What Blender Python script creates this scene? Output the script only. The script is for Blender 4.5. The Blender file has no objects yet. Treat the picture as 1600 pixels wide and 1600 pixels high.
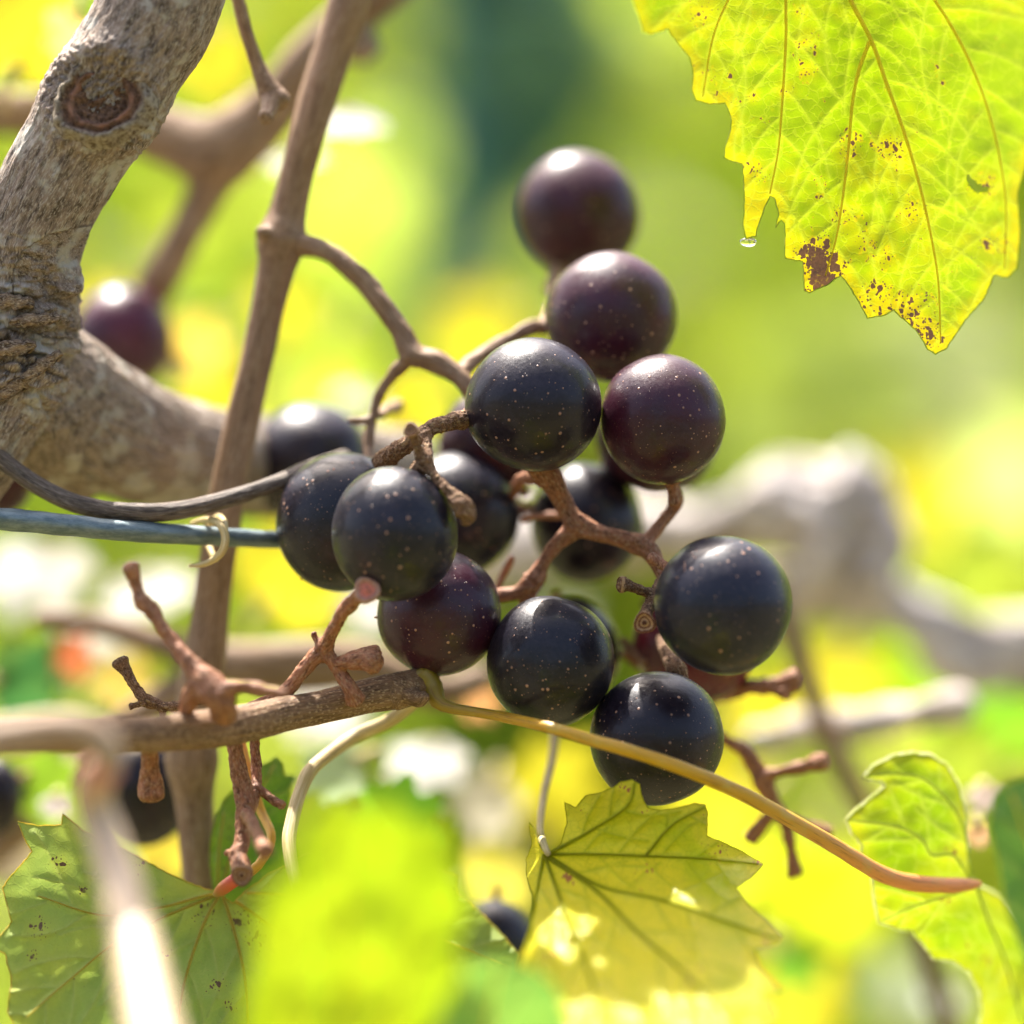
import bpy, bmesh, math, random
import numpy as np
from mathutils import Vector, Matrix, noise
from mathutils.kdtree import KDTree
from mathutils.geometry import delaunay_2d_cdt

random.seed(7)
RNG = np.random.default_rng(7)
scene = bpy.context.scene
col = scene.collection

# ------------------------------------------------------------------ camera
D = 0.79                      # focus distance in metres (100 mm lens, 24 mm square sensor)
CAM_Z = 1.40
cam = bpy.data.cameras.new('camera')
cam_o = bpy.data.objects.new('camera', cam)
col.objects.link(cam_o)
cam_o.location = (0, 0, CAM_Z)
cam_o.rotation_euler = (math.radians(90), 0, 0)
cam.lens = 100
cam.sensor_width = 24
cam.clip_start = 0.02
cam.clip_end = 600
cam.dof.use_dof = True
cam.dof.focus_distance = D - 0.004
cam.dof.aperture_fstop = 2.9
cam.dof.aperture_blades = 0
scene.camera = cam_o

# ------------------------------------------------------------------ light
SUN = Vector((-0.25, 0.50, 1.02)).normalized()
world = bpy.data.worlds.new('World')
scene.world = world
world.use_nodes = True
wn = world.node_tree
bg = wn.nodes['Background']
sky = wn.nodes.new('ShaderNodeTexSky')
sky.sky_type = 'NISHITA'
sky.sun_disc = False
sky.sun_elevation = math.asin(SUN.z)
sky.sun_rotation = math.atan2(SUN.x, SUN.y)
sky.air_density = .7
sky.dust_density = 5.0
sky.ozone_density = .3
wn.links.new(sky.outputs[0], bg.inputs[0])
bg.inputs[1].default_value = 0.15
sl = bpy.data.lights.new('sun', 'SUN')
sl.energy = 5.0
sl.angle = math.radians(0.55)
sl.color = (1.0, 0.95, 0.87)
so = bpy.data.objects.new('sun', sl)
col.objects.link(so)
so.rotation_euler = (-SUN).to_track_quat('-Z', 'Y').to_euler()
scene.view_settings.view_transform = 'Standard'
scene.view_settings.look = 'None'
scene.view_settings.gamma = 1
scene.view_settings.exposure = 1.45
scene.view_settings.use_curve_mapping = False
scene.render.engine = 'CYCLES'

# ------------------------------------------------------------------ helpers
PX = D * 0.24 / 1600.0        # metres per photo pixel in the focal plane


def K(d):
    return PX * (D + d * 0.001) / D


def P(px, py, d=0.0):
    """photo pixel + distance behind the focal plane (mm) -> world point"""
    k = K(d)
    return Vector(((px - 800) * k, D + d * 0.001, CAM_Z + (800 - py) * k))


def Parr(x, y, d):
    k = PX * (D + d * 0.001) / D
    return np.stack([(x - 800) * k, D + d * 0.001, CAM_Z + (800 - y) * k], 1)


def tag(o, label=None, cat=None, group=None, kind=None):
    if label: o['label'] = label
    if cat: o['category'] = cat
    if group: o['group'] = group
    if kind: o['kind'] = kind
    return o


def thing(name, loc, label, cat, group=None):
    o = bpy.data.objects.new(name, None)
    o.empty_display_size = 0.01
    col.objects.link(o)
    o.location = loc
    return tag(o, label, cat, group)


def link_mesh(name, me, mat, parent=None, loc=None):
    o = bpy.data.objects.new(name, me)
    col.objects.link(o)
    if mat is not None and not me.materials:
        me.materials.append(mat)
    if parent is not None:
        o.parent = parent
    elif loc is not None:
        o.location = loc
    return o


def np_mesh(name, V, F, attrs=None, smooth=True):
    me = bpy.data.meshes.new(name)
    V = np.asarray(V, dtype=np.float32)
    if isinstance(F, np.ndarray):
        n, m = F.shape
        me.vertices.add(len(V)); me.vertices.foreach_set('co', V.ravel())
        me.loops.add(n * m); me.loops.foreach_set('vertex_index', F.astype(np.int32).ravel())
        me.polygons.add(n)
        me.polygons.foreach_set('loop_start', (np.arange(n) * m).astype(np.int32))
        me.update(calc_edges=True)
        me.validate()
    else:
        me.from_pydata([tuple(v) for v in V], [], F)
    if smooth:
        me.polygons.foreach_set('use_smooth', [True] * len(me.polygons))
    for k, a in (attrs or {}).items():
        a = np.asarray(a, dtype=np.float32)
        if a.ndim == 1:
            at = me.attributes.new(k, 'FLOAT', 'POINT'); at.data.foreach_set('value', a)
        else:
            at = me.attributes.new(k, 'FLOAT_VECTOR', 'POINT'); at.data.foreach_set('vector', a.ravel())
    me.update()
    return me


def catmull(pts, step):
    """pts: (n,m) array, the first three columns position; resampled to about step metres"""
    p = np.asarray(pts, float)
    if len(p) == 2:
        ext = np.vstack([2 * p[0] - p[1], p, 2 * p[1] - p[0]])
    else:
        ext = np.vstack([2 * p[0] - p[1], p, 2 * p[-1] - p[-2]])
    out = []
    for i in range(1, len(ext) - 2):
        a, b, c, d = ext[i - 1], ext[i], ext[i + 1], ext[i + 2]
        L = np.linalg.norm(c[:3] - b[:3])
        n = max(2, int(L / step))
        for j in range(n):
            t = j / n
            out.append(0.5 * ((2 * b) + (-a + c) * t + (2 * a - 5 * b + 4 * c - d) * t * t + (-a + 3 * b - 3 * c + d) * t ** 3))
    out.append(ext[-2])
    return np.array(out)


def frames(c):
    t = np.gradient(c, axis=0)
    t /= np.linalg.norm(t, axis=1)[:, None] + 1e-12
    u = np.zeros_like(c)
    ref = np.array([0, 0, 1.0]) if abs(t[0][2]) < 0.9 else np.array([1.0, 0, 0])
    prev = np.cross(t[0], ref); prev /= np.linalg.norm(prev)
    for i in range(len(c)):
        prev = prev - t[i] * np.dot(prev, t[i])
        prev /= np.linalg.norm(prev) + 1e-12
        u[i] = prev
    return t, u, np.cross(t, u)


def sweep(c, r, seg=14, round_ends=True):
    """closed tube; returns verts, faces(list)"""
    t, u, v = frames(c)
    cc, rr = list(c), list(r)
    T, U, W = list(t), list(u), list(v)
    if round_ends:
        pre = [(c[0] - t[0] * r[0] * .42, r[0] * .55), (c[0] - t[0] * r[0] * .25, r[0] * .86)]
        post = [(c[-1] + t[-1] * r[-1] * .25, r[-1] * .86), (c[-1] + t[-1] * r[-1] * .42, r[-1] * .55)]
        cc = [a for a, b in pre] + cc + [a for a, b in post]
        rr = [b for a, b in pre] + rr + [b for a, b in post]
        T = [t[0]] * 2 + T + [t[-1]] * 2; U = [u[0]] * 2 + U + [u[-1]] * 2; W = [v[0]] * 2 + W + [v[-1]] * 2
    V, F = [], []
    for ci, ri, ui, wi in zip(cc, rr, U, W):
        for k in range(seg):
            a = 2 * math.pi * k / seg
            V.append(ci + ri * (math.cos(a) * ui + math.sin(a) * wi))
    n = len(cc)
    for i in range(n - 1):
        for k in range(seg):
            a, b = i * seg + k, i * seg + (k + 1) % seg
            F.append((a, b, b + seg, a + seg))
    F.append(tuple(range(seg))[::-1]); F.append(tuple((n - 1) * seg + k for k in range(seg)))
    return V, F


def to_world(path):
    return np.array([[*P(x, y, d), w * 0.5 * K(d)] for x, y, d, w in path])


def wood_mesh(name, branches, origin, vox, disp, smooth=3, extra=None, seg=14):
    """tubes grown together by a voxel remesh, then given bark relief vertex by vertex"""
    V, F, S = [], [], []
    s0 = 0.0
    for br in branches:
        w = to_world(br)
        rm = w[:, 3].min()
        c = catmull(w, max(vox * 1.5, rm * 0.5))
        pos, r = c[:, :3], np.maximum(c[:, 3], vox * .9)
        v, f = sweep(pos, r, seg)
        o = len(V); V += v; F += [tuple(i + o for i in q) for q in f]
        t, u, w2 = frames(pos)
        L = np.concatenate([[0], np.cumsum(np.linalg.norm(np.diff(pos, axis=0), axis=1))]) + s0
        s0 = L[-1] + .05
        for i in range(len(pos)): S.append((pos[i], t[i], u[i], w2[i], L[i], r[i]))
    me = bpy.data.meshes.new('tmp'); me.from_pydata([tuple(v) for v in V], [], F)
    bm = bmesh.new(); bm.from_mesh(me); bmesh.ops.triangulate(bm, faces=bm.faces[:])
    bm.to_mesh(me); bm.free()
    to = bpy.data.objects.new('tmp', me); col.objects.link(to)
    m = to.modifiers.new('r', 'REMESH'); m.mode = 'VOXEL'; m.voxel_size = vox; m.adaptivity = 0
    sm = to.modifiers.new('s', 'SMOOTH'); sm.iterations = smooth; sm.factor = .5
    dg = bpy.context.evaluated_depsgraph_get()
    out = bpy.data.meshes.new_from_object(to.evaluated_get(dg))
    bpy.data.objects.remove(to); bpy.data.meshes.remove(me)
    out.name = name
    n = len(out.vertices)
    co = np.empty(n * 3, np.float32); out.vertices.foreach_get('co', co); co = co.reshape(-1, 3).astype(float)
    no = np.empty(n * 3, np.float32); out.vertices.foreach_get('normal', no); no = no.reshape(-1, 3).astype(float)
    kd = KDTree(len(S))
    for i, s in enumerate(S): kd.insert(s[0], i)
    kd.balance()
    tc = np.zeros((n, 3)); off = np.zeros(n)
    for i in range(n):
        _, j, _ = kd.find(co[i])
        c, t, u, w2, L, r = S[j]
        dv = co[i] - c
        tc[i] = (np.dot(dv, u) * 1000, np.dot(dv, w2) * 1000, (L + np.dot(dv, t)) * 1000)
        h = 0.0
        for amp, fr, st, kind in disp:
            q = Vector((tc[i][0] * fr, tc[i][1] * fr, tc[i][2] * fr * st))
            nv = noise.noise(q)
            if kind == 'ridge': nv = 0.35 - abs(nv) * 1.6
            h += amp * nv
        off[i] = h
    if extra is not None: off += extra(co, tc)
    co = co + no * (off[:, None] * 0.001)
    co -= np.array(origin)
    out.vertices.foreach_set('co', co.astype(np.float32).ravel())
    a = out.attributes.new('tc', 'FLOAT_VECTOR', 'POINT'); a.data.foreach_set('vector', tc.astype(np.float32).ravel())
    out.polygons.foreach_set('use_smooth', [True] * len(out.polygons))
    out.update()
    return out


def wood(name, label, cat, branches, mat, vox=.0004, disp=((.12, .8, .4, 'n'), (.06, 2.2, .5, 'n')), group=None,
         smooth=3, extra=None, cuts=(), bodyname='stalk', parent=None, seg=14, cutmat=None):
    org = P(*branches[0][0][:3])
    root = thing(name, org, label, cat, group)
    me = wood_mesh(name, branches, org, vox, disp, smooth, extra, seg)
    link_mesh(bodyname, me, mat, root)
    for (x, y, d, r, nx, ny, nz) in cuts:           # round cut or scar faces with a raised rim
        cut_face(root, org, P(x, y, d), r * K(d), Vector((nx, ny, nz)), cutmat or M['cut'])
    return root


def cut_face(root, org, c, r, n, mat):
    n = n.normalized()
    q = n.to_track_quat('Z', 'Y')
    V, F, TC = [], [], []
    prof = [(0.0, .10), (.22, .16), (.34, -.02), (.6, .0), (.78, .10), (.95, .26), (1.06, .16), (1.08, -.25), (.8, -.5)]
    sg = 22
    for j, (rr, h) in enumerate(prof):
        for k in range(sg):
            a = 2 * math.pi * k / sg
            e = 1 + .08 * math.sin(a * 3 + c.x * 900) + .05 * noise.noise(Vector((k * 1.3, j, c.z * 500)))
            lv = Vector((rr * e * math.cos(a), rr * e * math.sin(a), h + .06 * noise.noise(Vector((k * .9, j * 2.0, 3)))))
            V.append(tuple(c + q @ (lv * r) - org)); TC.append(lv * r * 1000)
    for j in range(len(prof) - 1):
        for k in range(sg):
            a, b = j * sg + k, j * sg + (k + 1) % sg
            F.append((a, b, b + sg, a + sg))
    me = np_mesh('cut_end', V, F, {'tc': TC, 'rad': [pr[0] for pr in prof for k in range(sg)]})
    return link_mesh('cut_end', me, mat, root)


def stalk_mesh(name, path, org, seg=12, groove=0.0, step=.0012):
    w = to_world(path)
    c = catmull(w, step)
    V, F = sweep(c[:, :3], np.maximum(c[:, 3], 1e-4), seg)
    V = np.array(V)
    m = len(V) // seg
    tt = np.repeat(np.linspace(0, 1, m), seg)
    L = np.repeat(np.arange(m) * step * 1000, seg)
    ang = np.tile(np.arange(seg) * 2 * math.pi / seg, m)
    tc = np.stack([np.cos(ang) * 1.5, np.sin(ang) * 1.5, L], 1)
    nz = np.array([noise.noise(Vector((a[0] * .7, a[1] * .7, a[2] * .25))) for a in tc])
    ctr = V.reshape(m, seg, 3).mean(1).repeat(seg, 0)
    V = ctr + (V - ctr) * (1 + nz * .09)[:, None] - np.array(org)
    return np_mesh(name, V, F, {'tc': tc, 'tt': tt})


# ------------------------------------------------------------------ materials
M = {}


class NT:
    def __init__(self, name):
        self.m = bpy.data.materials.new(name); self.m.use_nodes = True
        self.t = self.m.node_tree; self.n = self.t.nodes
        self.n.clear()
        self.out = self.n.new('ShaderNodeOutputMaterial')
        M[name] = self.m

    def link(self, a, b): self.t.links.new(a, b)

    def attr(self, name, out='Fac'):
        a = self.n.new('ShaderNodeAttribute'); a.attribute_name = name
        return a.outputs[out]

    def mapping(self, v, scale=(1, 1, 1), loc=(0, 0, 0)):
        a = self.n.new('ShaderNodeMapping'); self.link(v, a.inputs['Vector'])
        a.inputs['Scale'].default_value = scale
        if hasattr(loc, 'node'): self.link(loc, a.inputs['Location'])
        else: a.inputs['Location'].default_value = loc
        return a.outputs[0]

    def noise(self, v, scale, detail=4, rough=.55, dist=0):
        a = self.n.new('ShaderNodeTexNoise'); self.link(v, a.inputs['Vector'])
        a.inputs['Scale'].default_value = scale; a.inputs['Detail'].default_value = detail
        a.inputs['Roughness'].default_value = rough; a.inputs['Distortion'].default_value = dist
        return a.outputs['Fac']

    def voro(self, v, scale, feature='F1', rnd=1.0):
        a = self.n.new('ShaderNodeTexVoronoi'); a.feature = feature
        self.link(v, a.inputs['Vector']); a.inputs['Scale'].default_value = scale
        a.inputs['Randomness'].default_value = rnd
        return a

    def rng(self, v, a, b, c=0.0, d=1.0, smooth=True):
        m = self.n.new('ShaderNodeMapRange'); self.link(v, m.inputs['Value'])
        m.interpolation_type = 'SMOOTHSTEP' if smooth else 'LINEAR'
        m.inputs['From Min'].default_value = a; m.inputs['From Max'].default_value = b
        m.inputs['To Min'].default_value = c; m.inputs['To Max'].default_value = d
        return m.outputs['Result']

    def math(self, op, a, b=None, c=None):
        m = self.n.new('ShaderNodeMath'); m.operation = op
        for i, v in enumerate((a, b, c)):
            if v is None: continue
            if isinstance(v, (int, float)): m.inputs[i].default_value = v
            else: self.link(v, m.inputs[i])
        return m.outputs[0]

    def mix(self, f, a, b, blend='MIX'):
        m = self.n.new('ShaderNodeMix'); m.data_type = 'RGBA'; m.blend_type = blend
        for v, i in ((f, 0), (a, 6), (b, 7)):
            if isinstance(v, (int, float)): m.inputs[i].default_value = v
            elif isinstance(v, tuple): m.inputs[i].default_value = (*v[:3], 1)
            else: self.link(v, m.inputs[i])
        return m.outputs[2]

    def bump(self, h, strength, dist=.0002, prev=None):
        b = self.n.new('ShaderNodeBump'); self.link(h, b.inputs['Height'])
        b.inputs['Strength'].default_value = strength; b.inputs['Distance'].default_value = dist
        if prev is not None: self.link(prev, b.inputs['Normal'])
        return b.outputs[0]

    def pbsdf(self, **kw):
        p = self.n.new('ShaderNodeBsdfPrincipled')
        for k, v in kw.items():
            k = k.replace('_', ' ')
            if isinstance(v, (int, float)): p.inputs[k].default_value = v
            elif isinstance(v, tuple): p.inputs[k].default_value = (*v[:3], 1)
            else: self.link(v, p.inputs[k])
        return p

    def finish(self, s): self.link(s, self.out.inputs['Surface'])


def bark(name, dark, mid, light, fs=1.0, stretch=.22, bump=.6, lich=None, spots=None, rough=.75, spec=.3, dist=.0004):
    t = NT(name); v = t.attr('tc', 'Vector')
    st = t.mapping(v, (1, 1, stretch))
    n1 = t.noise(st, .9 * fs, 6, .65, .3)
    n2 = t.noise(st, 3.2 * fs, 5, .7)
    n3 = t.noise(v, .16 * fs, 4, .6)
    c = t.mix(t.rng(n1, .32, .62), dark, mid)
    c = t.mix(t.rng(n2, .45, .72), c, light)
    c = t.mix(t.rng(n2, .42, .25, 0, .6), c, dark)
    if lich: c = t.mix(t.rng(n3, .5, .64, 0, .75), c, lich)
    h = t.math('ADD', t.math('MULTIPLY', n1, .8), t.math('MULTIPLY', n2, .7))
    if spots:
        vo = t.voro(t.mapping(v, (1, 1, .6)), spots[1])
        sm = t.rng(vo.outputs['Distance'], .42, .2)
        c = t.mix(t.math('MULTIPLY', sm, .8), c, spots[0])
        h = t.math('ADD', h, t.math('MULTIPLY', sm, .6))
    b = t.bump(h, bump, dist)
    t.finish(t.pbsdf(Base_Color=c, Roughness=rough, Specular_IOR_Level=spec, Normal=b).outputs[0])


bark('trunk_bark', (.08, .055, .04), (.38, .28, .21), (.66, .57, .48), 1.0, .28, 1.0, lich=(.62, .58, .50), dist=.0007)
bark('shade_teal_wood', (.045, .15, .17), (.065, .20, .225), (.10, .26, .27), .3, .1, .3)  # bluish shade of a far trunk put into the wood colour
bark('torn_bark', (.06, .03, .016), (.40, .26, .15), (.78, .62, .44), 1.1, .45, 1.0, dist=.0009)
bark('far_bark', (.15, .085, .045), (.30, .19, .11), (.50, .38, .27), .25, .2, .5)
bark('sunlit_toned_bark', (.20, .14, .105), (.60, .52, .46), (.92, .88, .84), .10, .7, .5)  # sunlit white of the far wood's top put into the colour
bark('cane_bark', (.16, .085, .045), (.31, .19, .11), (.47, .34, .23), 1.1, .12, .3, rough=.6, dist=.0003)
bark('grey_cane', (.05, .036, .028), (.16, .115, .085), (.36, .29, .22), 1.6, .08, .8, rough=.55, dist=.0004)
bark('spotted_cane', (.09, .045, .022), (.26, .145, .07), (.42, .26, .14), 1.4, .12, .5, spots=((.46, .31, .17), 1.7), rough=.6, dist=.0003)
bark('rachis_brown', (.11, .034, .014), (.36, .14, .065), (.52, .28, .15), 1.3, .3, .5, spots=((.42, .24, .13), 1.5), rough=.6, dist=.0003)
bark('rachis_warty', (.06, .025, .012), (.25, .12, .055), (.55, .36, .20), 1.6, .6, 1.0, spots=((.5, .32, .17), 1.1), rough=.7, dist=.0006)
bark('tan_cane', (.22, .13, .08), (.46, .31, .20), (.66, .52, .38), .35, .3, .3, rough=.6)
bark('pale_cane', (.55, .40, .30), (.75, .60, .48), (.88, .78, .68), .5, .3, .2, rough=.5)


def mk_cut():
    t = NT('cut'); v = t.attr('tc', 'Vector'); r = t.attr('rad')
    n = t.noise(v, 2.5, 4, .6)
    ring = t.math('SINE', t.math('ADD', t.math('MULTIPLY', r, 16.0), t.math('MULTIPLY', n, 5.0)))
    c = t.mix(t.rng(ring, -.6, .8), (.16, .05, .022), (.50, .30, .15))
    c = t.mix(t.rng(r, .3, .12), c, (.10, .03, .015))
    b = t.bump(t.math('ADD', n, t.math('MULTIPLY', ring, .3)), .8, .0003)
    t.finish(t.pbsdf(Base_Color=c, Roughness=.75, Normal=b).outputs[0])
    t = NT('pink_cut'); v = t.attr('tc', 'Vector'); r = t.attr('rad')
    n = t.noise(v, 2.0, 4, .6)
    c = t.mix(t.rng(r, .5, .85), (.80, .22, .14), (.46, .28, .20))
    c = t.mix(t.rng(n, .42, .62), c, (.38, .15, .09))
    t.finish(t.pbsdf(Base_Color=c, Roughness=.6, Normal=t.bump(n, .6, .0003)).outputs[0])


mk_cut()


def mk_knot():
    t = NT('knot_wood'); v = t.attr('tc', 'Vector'); r = t.attr('rad')
    n = t.noise(v, .9, 6, .7); n2 = t.noise(v, 4, 4, .7)
    c = t.mix(t.rng(n, .35, .62), (.10, .05, .03), (.34, .19, .11))
    ring = t.math('MULTIPLY', t.rng(r, .46, .54), t.rng(r, .70, .58))
    c = t.mix(t.math('MULTIPLY', ring, t.rng(t.noise(v, .35, 3, .5), .42, .6, .1, .8)), c, (.50, .24, .15))
    c = t.mix(t.rng(r, .68, .80), c, t.mix(t.rng(n, .36, .6), (.14, .09, .055), (.50, .42, .31)))
    c = t.mix(t.rng(n2, .5, .75, 0, .5), c, (.60, .48, .36))
    t.finish(t.pbsdf(Base_Color=c, Roughness=.85, Specular_IOR_Level=.2, Normal=t.bump(t.math('ADD', n, n2), .9, .0006)).outputs[0])


mk_knot()


def mk_grape():
    t = NT('grape_skin')
    v = t.attr('tc', 'Vector')
    oi = t.n.new('ShaderNodeObjectInfo')
    off = t.n.new('ShaderNodeCombineXYZ')
    t.link(t.math('MULTIPLY', oi.outputs['Random'], 83.0), off.inputs[0])
    t.link(t.math('MULTIPLY', oi.outputs['Random'], 47.0), off.inputs[1])
    v = t.mapping(v, (1, 1, 1), off.outputs[0])
    big = t.noise(v, .10, 3, .5)
    fine = t.noise(v, 1.1, 5, .65)
    grain = t.noise(v, 7.0, 3, .6)
    base = t.mix(t.rng(big, .35, .7), oi.outputs['Color'], t.mix(.55, oi.outputs['Color'], (.010, .006, .012)))
    bloom = t.rng(t.math('ADD', t.math('MULTIPLY', big, .6), t.math('MULTIPLY', fine, .5)), .48, .75, .0, .05)
    base = t.mix(bloom, base, (.28, .23, .34))
    # lenticels: raised tan dots of unequal size
    def dots(scale, thr, keep, loc):
        vo = t.voro(t.mapping(v, (1, 1, 1), loc), scale)
        sp = t.n.new('ShaderNodeSeparateColor'); t.link(vo.outputs['Color'], sp.inputs[0])
        lim = t.math('MULTIPLY', t.math('ADD', t.math('MULTIPLY', sp.outputs[1], .75), .45), thr)
        dd = t.math('SUBTRACT', lim, vo.outputs['Distance'])
        k = t.math('GREATER_THAN', sp.outputs[0], keep)
        return t.math('MULTIPLY', t.rng(dd, 0.0, thr * .5), t.math('MULTIPLY', k, t.rng(big, .30, .60, .5, 1.0)))
    d1 = dots(.55, .185, .12, (3.1, 7.7, 1.3))
    d2 = dots(.85, .15, .45, (13.7, 2.2, 5.1))
    d3 = dots(1.7, .18, .58, (1.7, 12.2, 9.1))
    d = t.math('MAXIMUM', d1, t.math('MAXIMUM', d2, t.math('MULTIPLY', d3, .6)))
    c = t.mix(t.math('MULTIPLY', d, .85), base, t.mix(fine, (.50, .20, .13), (.62, .40, .26)))
    # corky scratches here and there
    sv = t.mapping(v, (1, .16, .6), (4.0, 1.0, 2.0))
    scr = t.rng(t.noise(sv, 2.6, 3, .6, .6), .735, .76)
    c = t.mix(t.math('MULTIPLY', scr, .6), c, (.45, .33, .2))
    h = t.math('ADD', t.math('MULTIPLY', grain, .22), t.math('ADD', t.math('MULTIPLY', d, .9), t.math('MULTIPLY', fine, .5)))
    b = t.bump(h, .7, .00018)
    rough = t.rng(fine, .3, .75, .29, .46)
    rough = t.math('ADD', rough, t.math('MULTIPLY', d, .25))
    p = t.pbsdf(Base_Color=c, Roughness=rough, Specular_IOR_Level=.32, Normal=b, Coat_Weight=.22, Coat_Roughness=.13,
                Sheen_Weight=.015, Sheen_Roughness=.5)
    p.inputs['Sheen Tint'].default_value = (.7, .75, 1, 1)
    t.finish(p.outputs[0])


mk_grape()


def mk_leaf(name, green, yellow, veincol, ttint=(1, 1, 1), net=.35, spotd=.5, edge_yellow=.6, trans=.55, rough=.42,
            brown=(.10, .028, .012), yscale=.05, ybias=0.0, vein_dark=False, gloss=.4, net_s=.33, relief=.5, fine_net=.4):
    t = NT(name); v = t.attr('tc', 'Vector')
    ed = t.attr('edge'); vn = t.attr('vein'); sp = t.attr('spot')
    n1 = t.noise(v, yscale, 4, .6)
    n2 = t.noise(v, .5, 5, .65)
    n3 = t.noise(v, 2.5, 3, .6)
    wob = t.n.new('ShaderNodeVectorMath'); wob.operation = 'ADD'
    nc = t.n.new('ShaderNodeTexNoise'); t.link(v, nc.inputs['Vector']); nc.inputs['Scale'].default_value = .5
    sc = t.n.new('ShaderNodeVectorMath'); sc.operation = 'SCALE'; t.link(nc.outputs['Color'], sc.inputs[0]); sc.inputs['Scale'].default_value = 2.2
    t.link(v, wob.inputs[0]); t.link(sc.outputs[0], wob.inputs[1])
    vw = wob.outputs[0]
    e1 = t.voro(t.mapping(vw, (1, 1.25, 1)), net_s, 'DISTANCE_TO_EDGE')
    e2 = t.voro(vw, net_s * 3.3, 'DISTANCE_TO_EDGE')
    l1 = t.rng(e1.outputs['Distance'], .065, .02)
    l2 = t.rng(e2.outputs['Distance'], .08, .02, 0, fine_net)
    lines = t.math('MAXIMUM', l1, l2)
    yel = t.math('ADD', t.rng(n1, .38 - ybias, .80 - ybias), t.math('MULTIPLY', t.rng(t.math('ADD', ed, t.math('MULTIPLY', n2, .5)), .55, 1.1), edge_yellow))
    yel = t.math('ADD', yel, t.math('MULTIPLY', sp, .7))
    yel = t.math('ADD', yel, t.rng(n2, .56, .8, 0, .3))
    yel = t.math('MINIMUM', yel, 1.0)
    c = t.mix(yel, green, yellow)
    c = t.mix(t.math('MULTIPLY', lines, net), c, veincol)
    c = t.mix(t.math('MULTIPLY', vn, .8), c, veincol)
    c = t.mix(t.rng(n3, .4, .8, 0, .18), c, tuple(x * .6 for x in green))
    # brown necrotic flecks, thick where the spot attribute says so
    fl = t.voro(t.mapping(vw, (1, .62, 1)), .8)
    fl2 = t.voro(t.mapping(v, (1, 1, 1), (5, 3, 0)), 1.6)
    mask = t.math('ADD', t.rng(t.noise(v, .14, 3, .6), .50, .75, 0, .35 * spotd), t.math('ADD', t.math('MULTIPLY', sp, .85), .0))
    b1 = t.rng(t.math('SUBTRACT', t.math('MULTIPLY', mask, .62), fl.outputs['Distance']), .0, .06)
    b2 = t.rng(t.math('SUBTRACT', t.math('MULTIPLY', mask, .55), fl2.outputs['Distance']), .0, .06)
    br = t.math('MAXIMUM', b1, b2)
    br = t.math('MAXIMUM', br, t.rng(t.math('ADD', sp, t.math('MULTIPLY', n2, .5)), 1.12, 1.3, 0, .75))
    halo = t.rng(t.math('SUBTRACT', t.math('MULTIPLY', mask, 1.0), fl.outputs['Distance']), -.05, .15, 0, .6)
    c = t.mix(halo, c, yellow)
    c = t.mix(br, c, t.mix(n3, brown, tuple(min(1, x * 3.2 + .01) for x in brown)))
    tc = t.mix(1.0, c, ttint, 'MULTIPLY')
    hh = t.math('ADD', t.math('MULTIPLY', lines, -.6), t.math('MULTIPLY', n3, .35))
    b = t.bump(hh, relief, .0002)
    p = t.pbsdf(Base_Color=c, Roughness=rough, Specular_IOR_Level=gloss, Normal=b)
    tr = t.n.new('ShaderNodeBsdfTranslucent'); t.link(tc, tr.inputs['Color']); t.link(b, tr.inputs['Normal'])
    mx = t.n.new('ShaderNodeMixShader')
    t.link(t.math('SUBTRACT', trans, t.math('MULTIPLY', br, trans * .55)), mx.inputs[0])
    t.link(p.outputs[0], mx.inputs[1]); t.link(tr.outputs[0], mx.inputs[2])
    t.finish(mx.outputs[0])


mk_leaf('leaf_lime', (.26, .38, .002), (.60, .45, .004), (.48, .56, .03), net=.30, spotd=1.15, edge_yellow=.5, ybias=-.09, trans=.62, brown=(.075, .035, .016), relief=.25, fine_net=.25)
mk_leaf('leaf_yellow', (.50, .62, .010), (.92, .82, .05), (.42, .50, .012), net=.20, spotd=.9, edge_yellow=.3, ybias=.22, trans=.58, rough=.4, brown=(.22, .08, .02))
mk_leaf('leaf_curl', (.24, .38, .004), (.42, .46, .008), (.44, .54, .06), net=.34, relief=.2, fine_net=.15, spotd=.35, edge_yellow=.6, trans=.55, net_s=.24)
mk_leaf('leaf_green', (.30, .42, .085), (.42, .48, .07), (.44, .50, .13), net=.16, spotd=.9, edge_yellow=.2, trans=.28, rough=.6,
        brown=(.06, .035, .02), gloss=.25)
mk_leaf('leaf_dark', (.09, .24, .02), (.26, .40, .03), (.30, .38, .08), net=.2, spotd=.7, edge_yellow=.3, trans=.35, rough=.3, brown=(.03, .02, .012))


def mk_far_leaf(name, trans=.6):
    t = NT(name)
    oi = t.n.new('ShaderNodeObjectInfo')
    tco = t.n.new('ShaderNodeTexCoord')
    n1 = t.noise(tco.outputs['Object'], 40, 4, .6)
    c = t.mix(t.rng(n1, .4, .7, 0, .5), oi.outputs['Color'], t.mix(.5, oi.outputs['Color'], (.70, .60, .03)))
    p = t.pbsdf(Base_Color=c, Roughness=.5, Specular_IOR_Level=.12)
    tr = t.n.new('ShaderNodeBsdfTranslucent'); t.link(c, tr.inputs['Color'])
    mx = t.n.new('ShaderNodeMixShader'); mx.inputs[0].default_value = trans
    t.link(p.outputs[0], mx.inputs[1]); t.link(tr.outputs[0], mx.inputs[2])
    t.finish(mx.outputs[0])


mk_far_leaf('far_leaf')


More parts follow.
